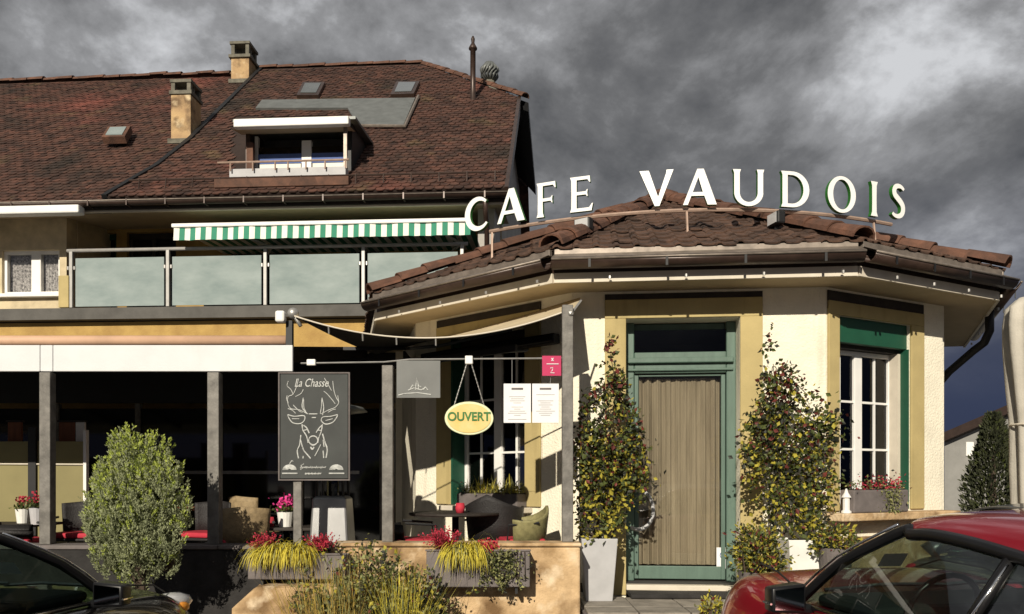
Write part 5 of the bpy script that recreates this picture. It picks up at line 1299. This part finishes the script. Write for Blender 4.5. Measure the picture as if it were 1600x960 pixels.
# --- window boxes
def wbox(f, s0, s1, z, h, d0, label, plants):
    o = thing('window_box', f.f(Vector(((s0+s1)/2, d0+.09, z))), label, 'window box')
    MB(f.f).box(s0, s1, d0, d0+.18, z, z+h).build('box', M['planter'], o, bevel=.015)
    MB(f.f).box(s0+.02, s1-.02, d0+.02, d0+.16, z+h+.001, z+h+.008).build('soil', M['soil'], o)
    m = MB()
    for (a, b, n, ws, rad) in plants:
        for i in range(n):
            p = f.f(Vector((s0+(s1-s0)*rng.uniform(a, b), d0+.09+rng.gauss(0, .05), z+h+abs(rng.gauss(0, rad))))); leaf(m, p, (rvec()+Vector((0, -.3, .4))).normalized(), rng.uniform(.02, .045), .6, pick(ws))
    fo_ = m.build('flowers', [M['leaf'], M['leaf_pale'], M['flower_red'], M['leaf_dark']], o, recalc=False); fo_['kind'] = 'stuff'
    return o
s0, s1 = fr.S(1326, .15), fr.S(1411, .15)
wo_ = wbox(fr, s0, s1, WB-.018, fr.Z(1360, 766, .15)-WB+.02, .04, 'grey window box with dark red flowers on the right café window sill', [(.0, .5, 130, [.5, .4, .25, .2], .05), (.35, .95, 420, [.1, .1, .9, .2], .065), (.5, 1, 160, [.3, .8, 0, .1], .04)])
m = MB()
for i in range(240):
    p = fr.f(Vector((s0+(s1-s0)*rng.gauss(.68, .10), .235+rng.gauss(0, .012), fr.Z(1360, rng.uniform(764, 800), .15)))); leaf(m, p, (rvec()+Vector((0, -.4, -.5))).normalized(), rng.uniform(.02, .04), .55, pick([.3, .7]))
m.build('trailing_leaves', [M['leaf'], M['leaf_pale']], wo_, recalc=False)
s0, s1 = fl.S(718, .15), fl.S(812, .15)
wo_ = wbox(fl, s0, s1, VB-.008, .15, .02, 'window box with pale yellow grasses on the pavilion window behind the round table', [(0, 1, 260, [.5, .6, .05, .4], .06)])
m = MB()
for i in range(260):
    p = fl.f(Vector((s0+(s1-s0)*rng.uniform(.1, .95), .11+rng.gauss(0, .04), VB+.13))); blade(m, p, Vector((rng.gauss(0, .5), rng.gauss(-.3, .4), 1)).normalized(), rng.uniform(.12, .26), .010, rng.uniform(.8, 1.8), pick([.5, .5]))
m.build('grasses', [M['leaf_pale'], M['grass_yellow']], wo_, recalc=False)
# lantern on the right sill
p = fr.f(Vector((fr.S(1321, .15), .16, WB-.018)))
o = thing('lantern', p, 'small white lantern standing on the sill beside the window box', 'lantern')
MB().lathe(p, [(.05, 0), (.05, .02), (.035, .03)], 10).build('base', M['white'], o); MB().lathe(p+up(.03), [(.035, 0), (.035, .13)], 8).build('glass_body', M['pot_white'], o); MB().lathe(p+up(.161), [(.05, 0), (.02, .05), (.008, .09)], 10).build('cap', M['white'], o)
# table decorations
def flowerpot(px, py, Y, zt, r, h, matl, label, fl_='pink', n=160, rad=.085):
    x = XP(px, Y); o = thing('flower_pot', (x, Y, zt), label, 'flower pot')
    MB().lathe((x, Y, zt), [(r*.75, 0), (r, h), (r*.88, h), (r*.85, h-.02)], 16).build('pot', M[matl], o, smooth=False)
    m = MB()
    for i in range(90): leaf(m, Vector((x+rng.gauss(0, r*.6), Y+rng.gauss(0, r*.6), zt+h+abs(rng.gauss(0, .03)))), (rvec()+Vector((0, 0, .6))).normalized(), rng.uniform(.03, .05), .7, 1)
    for i in range(n): leaf(m, Vector((x+rng.gauss(0, rad*.55), Y+rng.gauss(0, rad*.5), zt+h+.09+rng.gauss(0, rad*.38))), rvec(), rng.uniform(.02, .04), .8, 0)
    for k in range(8): pass
    m.build('blossoms', [M[fl_], M['leaf']], o, recalc=False)
    return o
flowerpot(446, 822, 8.2, TF+.60, .085, .15, 'pot_white', 'white pot of bright pink cyclamen on the small square table')
flowerpot(36, 800, 8.5, TF+.62, .075, .15, 'pot_white', 'white pot of dark red flowers on the table in front of the olive screen', 'flower_red', 60, .06)
flowerpot(58, 825, 8.25, TF+.62, .075, .17, 'pot_grey', 'pale grey pot with leafy plant and red flowers beside the left canopy post', 'flower_red', 70, .08)
def candle(px, Y, zt, label):
    x = XP(px, Y); o = thing('candle_jar', (x, Y, zt), label, 'candle'); MB().lathe((x, Y, zt), [(.04, 0), (.05, .05), (.042, .10), (.036, .10), (.034, .02)], 14).build('jar', M['red'], o, smooth=True); MB().lathe((x, Y, zt+.021), [(.03, 0), (.03, .03)], 10).build('wax', M['white'], o)
candle(719, 8.1, TF+.745, 'small red candle jar on the round table'); candle(421, 8.15, TF+.60, 'small red candle jar beside the pink cyclamen')
# ================================================================== CARS
def car(cx_, cy_, th, paint, label, name='parked_car', hood=0, decal=None, strip=False, zs=1):
    o = thing(name, (0, 0, 0), label, 'car'); o.location = (cx_, cy_, 0); o.rotation_euler = (0, 0, R(th)); BASE[o.name] = (0, 0, 0); o.scale = (1, 1, zs)
    # lower body: stations (x, z sill, half width, z shoulder, half width at shoulder, z centre)
    ST = [(-2.06, .42, .62, .78, .58, .82), (-1.98, .30, .76, .93, .70, .97), (-1.70, .24, .85, .97, .77, .99), (-1.2, .22, .885, .975, .80, .97), (-.5, .21, .90, .965, .81, .96), (.3, .21, .90, .955, .81, .95),
          (.85, .21, .895, .955, .80, .96), (1.05, .21, .89, .945, .775, 1.00), (1.35, .22, .88, .905, .72, .965), (1.65, .24, .86, .85, .66, .91), (1.88, .28, .80, .76, .60, .83), (2.02, .32, .68, .64, .52, .70), (2.08, .36, .56, .54, .44, .57)]
    rings = []
    for x, zs_, w_, zb, wt, zt in ST:
        if x > 1.1: zb += hood*min(1, (x-1.0)/.7); zt += hood*min(1, (x-1.0)/.7)*.8
        h = [(w_*.93, zs_), (w_*.99, zs_+.12), (w_, zs_+(zb-zs_)*.45), (w_*.985, zs_+(zb-zs_)*.72), ((w_*.97+wt)/2+.02, zb-.035), (wt, zb), (wt*.72, zb+(zt-zb)*.55), (wt*.36, zb+(zt-zb)*.9)]
        rings.append([(x, y, z) for y, z in h]+[(x, 0, zt)]+[(x, -y, z) for y, z in reversed(h)])
    n = len(rings[0]); vs = [p for r_ in rings for p in r_]; m = MB()
    body_f, deck_f = [], []
    for i in range(len(rings)-1):
        for k in range(n-1):
            f_ = (i*n+k, i*n+k+1, (i+1)*n+k+1, (i+1)*n+k); xm = (ST[i][0]+ST[i+1][0])/2
            (deck_f if (5 <= k <= n-7 and -1.75 < xm < .95) else body_f).append(f_)
        body_f.append((i*n+n-1, i*n, (i+1)*n, (i+1)*n+n-1))
    body_f += [tuple(range(n)), tuple(reversed(range((len(rings)-1)*n, len(rings)*n)))]
    m.add(vs, body_f, 0); m.f += [list(f_) for f_ in deck_f]; m.m += [1]*len(deck_f)
    body = m.build('body', [M[paint], M['car_int']], o, smooth=True, sub=2)
    # greenhouse
    zc_ = lambda x: 1.490-.05*max(0, (x-.0)/.35)**2*.6-.10*max(0, (-.2-x)/1.5)**1.6
    ze_ = lambda x: 1.405-.02*max(0, x/.35)-.30*max(0, (.1-x)/1.8)**1.1
    ye_ = lambda x: .645-.03*max(0, x/.35)-.05*max(0, (-.6-x)/1.2)
    xs = [.36, .30, .15, -.1, -.4, -.8, -1.2, -1.5, -1.62]
    m = MB(); vs = []
    for x in xs:
        c_, e_, y_ = zc_(x), ze_(x), ye_(x)
        h = [(y_+.012, e_-.03), (y_, e_), (y_-.05, e_+(c_-e_)*.55), (y_-.16, e_+(c_-e_)*.82), (y_-.36, c_-.006)]
        vs += [(x, y, z) for y, z in h]+[(x, 0, c_)]+[(x, -y, z) for y, z in reversed(h)]
    k_ = 11; m.add(vs, [(i*k_+j, i*k_+j+1, (i+1)*k_+j+1, (i+1)*k_+j) for i in range(len(xs)-1) for j in range(k_-1)])
    ro = m.build('roof', M[paint], o, smooth=True, recalc=False, sub=2); md = ro.modifiers.new('S', 'SOLIDIFY'); md.thickness = -.02
    yb = lambda x: .79-.03*max(0, (x-.6))*2-.03*max(0, -1.0-x)
    for s_ in (1, -1):
        A0, A1 = Vector((.98, s_*.765, .965)), Vector((.36, s_*(ye_(.36)+.0), ze_(.36)-.012))
        ap_ = [A0, A0.lerp(A1, .5)+Vector((.02, s_*.015, .03)), A1]
        top_ = [Vector((x, s_*(ye_(x)+.008), ze_(x)-.028)) for x in xs[1:]]
        cb_ = Vector((-1.80, s_*.70, .98))
        MB().tube([tuple(p) for p in catmull3(ap_+top_)], .027, 8).build('window_frame', M['car_trim'], o, smooth=True)
        MB().tube([top_[-1], top_[-1].lerp(cb_, .5)+Vector((-.04, s_*.02, 0)), cb_], [.05, .07, .09], 8).build('rear_pillar', M[paint], o, smooth=True)
        MB().tube([Vector((-.28, s_*(ye_(-.28)+.005), ze_(-.28)-.03)), Vector((-.16, s_*.80, .965))], .024, 8).build('door_pillar', M['car_trim'], o, smooth=True)
        MB().tube([Vector((-.285, s_*(ye_(-.28)+.030), ze_(-.28)-.06)), Vector((-.165, s_*.824, .965))], .006, 6).build('pillar_strip', M['chrome'], o, smooth=True)
        MB().tube([Vector((.97, s_*.79, .962)), Vector((0, s_*.825, .968)), Vector((-1.0, s_*.82, .985)), Vector((-1.75, s_*.74, .99))], .014, 6).build('belt_strip', M['chrome'], o, smooth=True)
        if strip: MB().tube([tuple(p+Vector((0, s_*.03, .028))) for p in catmull3(ap_)], .007, 5).build('pillar_strip', M['chrome'], o, smooth=True)
        # side glass, front and rear
        def sidepane(q):
            MB().add([(x, s_*y, z) for x, y, z in q], [tuple(range(len(q)))]).build('side_glass', M['car_glass'], o, recalc=False)
        sidepane([(.95, .775, .965), (.66, .72, 1.20), (.36, ye_(.36), ze_(.36)-.01), (.1, ye_(.1), ze_(.1)-.02), (-.27, ye_(-.27), ze_(-.27)-.03), (-.15, .79, .965)])
        sidepane([(-.18, .79, .965), (-.30, ye_(-.3), ze_(-.3)-.03), (-.8, ye_(-.8), ze_(-.8)-.03), (-1.5, ye_(-1.5), ze_(-1.5)-.03), (-1.75, .70, .98)])
        # mirror
        mr = MB(); mc = Vector((.80, s_*.97, 1.03)); ya_, yb_ = s_*.885, s_*1.065; mr.add([(.70, ya_, .955), (.70, yb_, .965), (.70, yb_, 1.085), (.70, ya_, 1.10), (.80, ya_, .95), (.79, yb_-s_*.01, .965), (.79, yb_-s_*.01, 1.08), (.80, ya_, 1.10), (.87, ya_+s_*.02, .975), (.85, yb_-s_*.06, .985), (.85, yb_-s_*.06, 1.06), (.87, ya_+s_*.02, 1.075)], [(0, 1, 2, 3), (0, 4, 5, 1), (1, 5, 6, 2), (2, 6, 7, 3), (3, 7, 4, 0), (4, 8, 9, 5), (5, 9, 10, 6), (6, 10, 11, 7), (7, 11, 8, 4), (8, 11, 10, 9)]); mr.tube([Vector((.82, s_*.79, .95)), Vector((.79, s_*.90, .975))], .03, 8)
        mo = mr.build('wing_mirror', M['car_trim'], o, smooth=True, bevel=.012)
        MB().add([(.697, s_*.90, .97), (.697, s_*1.05, .978), (.697, s_*1.05, 1.072), (.697, s_*.90, 1.085)], [(0, 1, 2, 3)]).build('mirror_glass', M['mirror'], mo, recalc=False, root=o)
        MB().tube([(.80, s_*1.056, 1.005), (.74, s_*1.066, 1.005), (.705, s_*1.068, 1.005)], .006, 5).build('indicator', M['chrome'], mo, root=o)
        # door lines, handles, lamps, wheels
        MB().box(.05, .22, s_*.905-.012, s_*.905+.012, .845, .868).build('door_handle', M['chrome'], o, bevel=.008)
        MB().tube([(-.17, s_*.885, .94), (-.16, s_*.906, .75), (-.16, s_*.905, .35)], .004, 4).build('door_seam', M['black'], o)
        hl = MB(); hl.ico((1.82, s_*.62, .755+hood*(.75 if hood < .1 else .3)), .13, sub=2, sq=(1.5, .95, .55)); ho = hl.build('headlight', M['lens'], o, smooth=True)
        MB().ico((1.76, s_*.745, .735+hood*(.7 if hood < .1 else .2)), .05, sub=2, sq=(1.6, .7, .8)).build('indicator', M['amber'], ho, smooth=True, root=o)
        MB().ico((-1.98, s_*.62, .82), .11, sub=2, sq=(.5, 1, .8)).build('tail_light', M['red'], o, smooth=True)
        MB().tube([(1.04, s_*.70, .985+hood*.05), (1.35, s_*.665, .955+hood*.55), (1.65, s_*.61, .892+hood*.92), (1.86, s_*.55, .815+hood*.9)], .006, 5).build('bonnet_seam', M['black'], o)
        for x in (1.28, -1.28):
            f_ = lambda p, x=x: Vector((x+p.x, s_*(.80+p.z), .33+p.y))
            wm = MB(f_); wm.lathe((0, 0, -.10), [(.22, 0), (.31, .0), (.33, .03), (.33, .17), (.31, .2), (.22, .2)], 28); wo2 = wm.build('wheel', M['tyre'], o, smooth=False)
            MB(f_).lathe((0, 0, -.08), [(.21, 0), (.21, .18), (.06, .165), (.05, .17)], 20).build('rim', M['alu'], wo2, root=o)
    # windscreen, rear screen
    def screen(xb, zb_, wb_, xt, zt_, wt_, bow, name):
        vs = []; n_ = 10
        for j in range(7):
            t = j/6
            for i in range(n_+1):
                q = -1+2*i/n_; x = xb+(xt-xb)*t+bow*(1-q*q); z = zb_+(zt_-zb_)*t+.03*math.sin(math.pi*t)*(1 if bow > 0 else .6)+(.05*(1-q*q)*t); vs.append((x, q*(wb_+(wt_-wb_)*t), z))
        MB().add(vs, [(j*(n_+1)+i, j*(n_+1)+i+1, (j+1)*(n_+1)+i+1, (j+1)*(n_+1)+i) for j in range(6) for i in range(n_)]).build(name, M['car_glass'], o, recalc=False, smooth=True)
    screen(.97, .965, .755, .36, 1.405, .60, .07, 'windscreen'); screen(-1.80, .99, .68, -1.60, 1.22, .58, -.05, 'rear_screen')
    # wipers
    for y0_, y1_ in ((.55, -.10), (.0, -.62)):
        MB().tube([(1.08, y0_, 1.01), (1.02, (y0_+y1_)/2, 1.04), (1.0, y1_, 1.035)], .011, 5).build('wiper', M['steel'], o)
    # interior
    MB().box(.45, .92, -.70, .70, .955, 1.02).build('dashboard', M['car_int'], o, bevel=.03)
    for s_ in (1, -1):
        sm = MB(lambda p: Vector((p.x-.25*(p.z-.9), p.y, p.z))); sm.box(-.30, -.16, s_*.37-.22, s_*.37+.22, .80, 1.17); se = sm.build('seat', M['car_int'], o, bevel=.05)
        MB().box(-.40, -.30, s_*.37-.12, s_*.37+.12, 1.20, 1.36).build('headrest', M['car_int'], se, bevel=.04, root=o)
        MB().box(-1.25, -1.12, s_*.33-.25, s_*.33+.25, .8, 1.15).build('rear_seat', M['car_int'], o, bevel=.05)
    c_ = Vector((.42, .37, 1.0)); MB().tube([c_+Vector((.06*math.sin(a_)*-1, .18*math.cos(a_), .17*math.sin(a_))) for a_ in [2*math.pi*k/20 for k in range(20)]], .014, 6, closed=True).build('steering_wheel', M['car_trim'], o, smooth=True)
    MB().box(.28, .30, -.11, .11, 1.30, 1.36).build('rear_view_mirror', M['car_trim'], o, bevel=.01)
    if decal:
        for (x, y, z, w_, h_, mt_) in decal: MB(lambda p: Vector((x, y, z))+Vector((-.62*p.z, p.x, .75*p.z))).box(-w_/2, w_/2, -.001, .001, -h_/2, h_/2).build('windscreen_sticker', M[mt_], o)
    MB().box(1.9, 2.11, -.26, .26, .40, .50).build('number_plate', M['paper'], o)
    return o
def catmull3(c, n=3):
    o_ = []
    for i in range(len(c)-1):
        p0, p1, p2, p3 = c[max(i-1, 0)], c[i], c[i+1], c[min(i+2, len(c)-1)]
        for k in range(n):
            t = k/n; o_.append(.5*((2*p1)+(p2-p0)*t+(2*p0-5*p1+4*p2-p3)*t*t+(3*p1-p0-3*p2+p3)*t**3))
    return o_+[c[-1]]
car(2.42, 3.33, 101, 'car_red', 'dark red hatchback with black window frames parked nose towards the café door', hood=.22, strip=True, decal=[(.66, .45, 1.21, .13, .09, 'paper'), (.66, -.30, 1.2, .10, .10, 'paper')])
car(-3.27, 3.80, 80, 'car_black', 'glossy black hatchback parked nose towards the dark parapet', hood=.06, strip=True, zs=.95, decal=[(.70, -.35, 1.17, .16, .10, 'paper')])
car(5.35, 6.15, 3, 'car_grey', 'dark grey car parked crossways behind the red car')
# ================================================================== RIGHT BACKGROUND
gh = thing('grey_house', (18, 25, 0), 'grey rendered house with sloping dark roof edge beyond the closed parasol', 'house')
Y = 25
e0 = P(1474, 676, Y); e1 = P(1590, 626, Y); sl_ = (e1.z-e0.z)/(e1.x-e0.x); rx_ = 19.6; rzz = e0.z+sl_*(rx_-e0.x)
wv_ = [(e0.x+.25, 0), (2*rx_-e0.x-.25, 0), (2*rx_-e0.x-.25, e0.z), (rx_, rzz-.25), (e0.x+.25, e0.z-.1)]
GD = Vector((6.4, 7.6, 0))
MB().slab([(x, Y+.4, z) for x, z in wv_], GD).build('wall', M['far_wall'], gh)
for s_ in (1, -1):
    a_ = Vector((rx_-s_*(rx_-e0.x), Y, e0.z)); b_ = Vector((rx_, Y, rzz)); MB().slab([a_, b_, b_+GD*1.08, a_+GD*1.08], (0, 0, -.28)).build('roof', M['under'], gh)
MB().box(XP(1520, Y), XP(1532, Y), Y+.36, Y+.398, ZP(712, Y), ZP(690, Y)).build('window', M['white'], gh)
cy2 = 15.0; cx2 = XP(1552, cy2)
cn = thing('dark_conifer', (cx2, cy2, 0), 'dark evergreen bush between the grey house and the closed parasol', 'tree')
m = MB(); 
for i in range(6500):
    h = rng.random()**.8; z = .25+h*(ZP(648, cy2)-.25); r_ = .48*(1-h**2.2)+.06; a_ = rng.uniform(0, 2*math.pi); q = rng.uniform(.55, 1.05)*(1+.15*math.sin(a_*3+z*4))
    p = Vector((cx2+math.cos(a_)*r_*q, cy2+math.sin(a_)*r_*q, z)); leaf(m, p, (Vector((math.cos(a_), math.sin(a_), 1.2))+rvec()*.6).normalized(), rng.uniform(.06, .12), .45, 0 if rng.random() < .9 else 1)
m.build('crown', [M['conifer_dark'], M['leaf']], cn, recalc=False)
MB().tube([(cx2, cy2, 0), (cx2, cy2, 2.2)], [.09, .03], 8).build('trunk', M['bark'], cn)
# closed parasol
py_ = 8.0; px_ = XP(1618, py_)
pr = thing('closed_parasol', (px_, py_, 0), 'folded cream parasol tied up on its pole beside the café corner', 'parasol')
zt = ZP(462, py_)
def pleat(q, z): return 1+.11*math.sin(q*9+z*.9)+.05*math.sin(q*4+z*2)
MB().lathe((px_, py_, 0), [(.17, 1.05), (.19, 1.2), (.20, 1.7), (.205, 2.15), (.235, 2.5), (.265, 2.9), (.27, 3.15), (.25, zt-.12), (.16, zt-.03), (.05, zt)], 64, rad=pleat).build('cover', M['parasol'], pr, smooth=True)
MB().lathe((px_, py_, 0), [(.03, .06), (.03, 1.05)], 10).build('pole', M['steel'], pr); MB().lathe((px_, py_, 0), [(.35, 0), (.35, .06), (.05, .08)], 20).build('base', M['planter'], pr)
MB().tube([(px_+.222*math.cos(2*math.pi*k/24), py_+.222*math.sin(2*math.pi*k/24), 2.15) for k in range(24)], .012, 5, closed=True).build('strap', M['fascia'], pr)
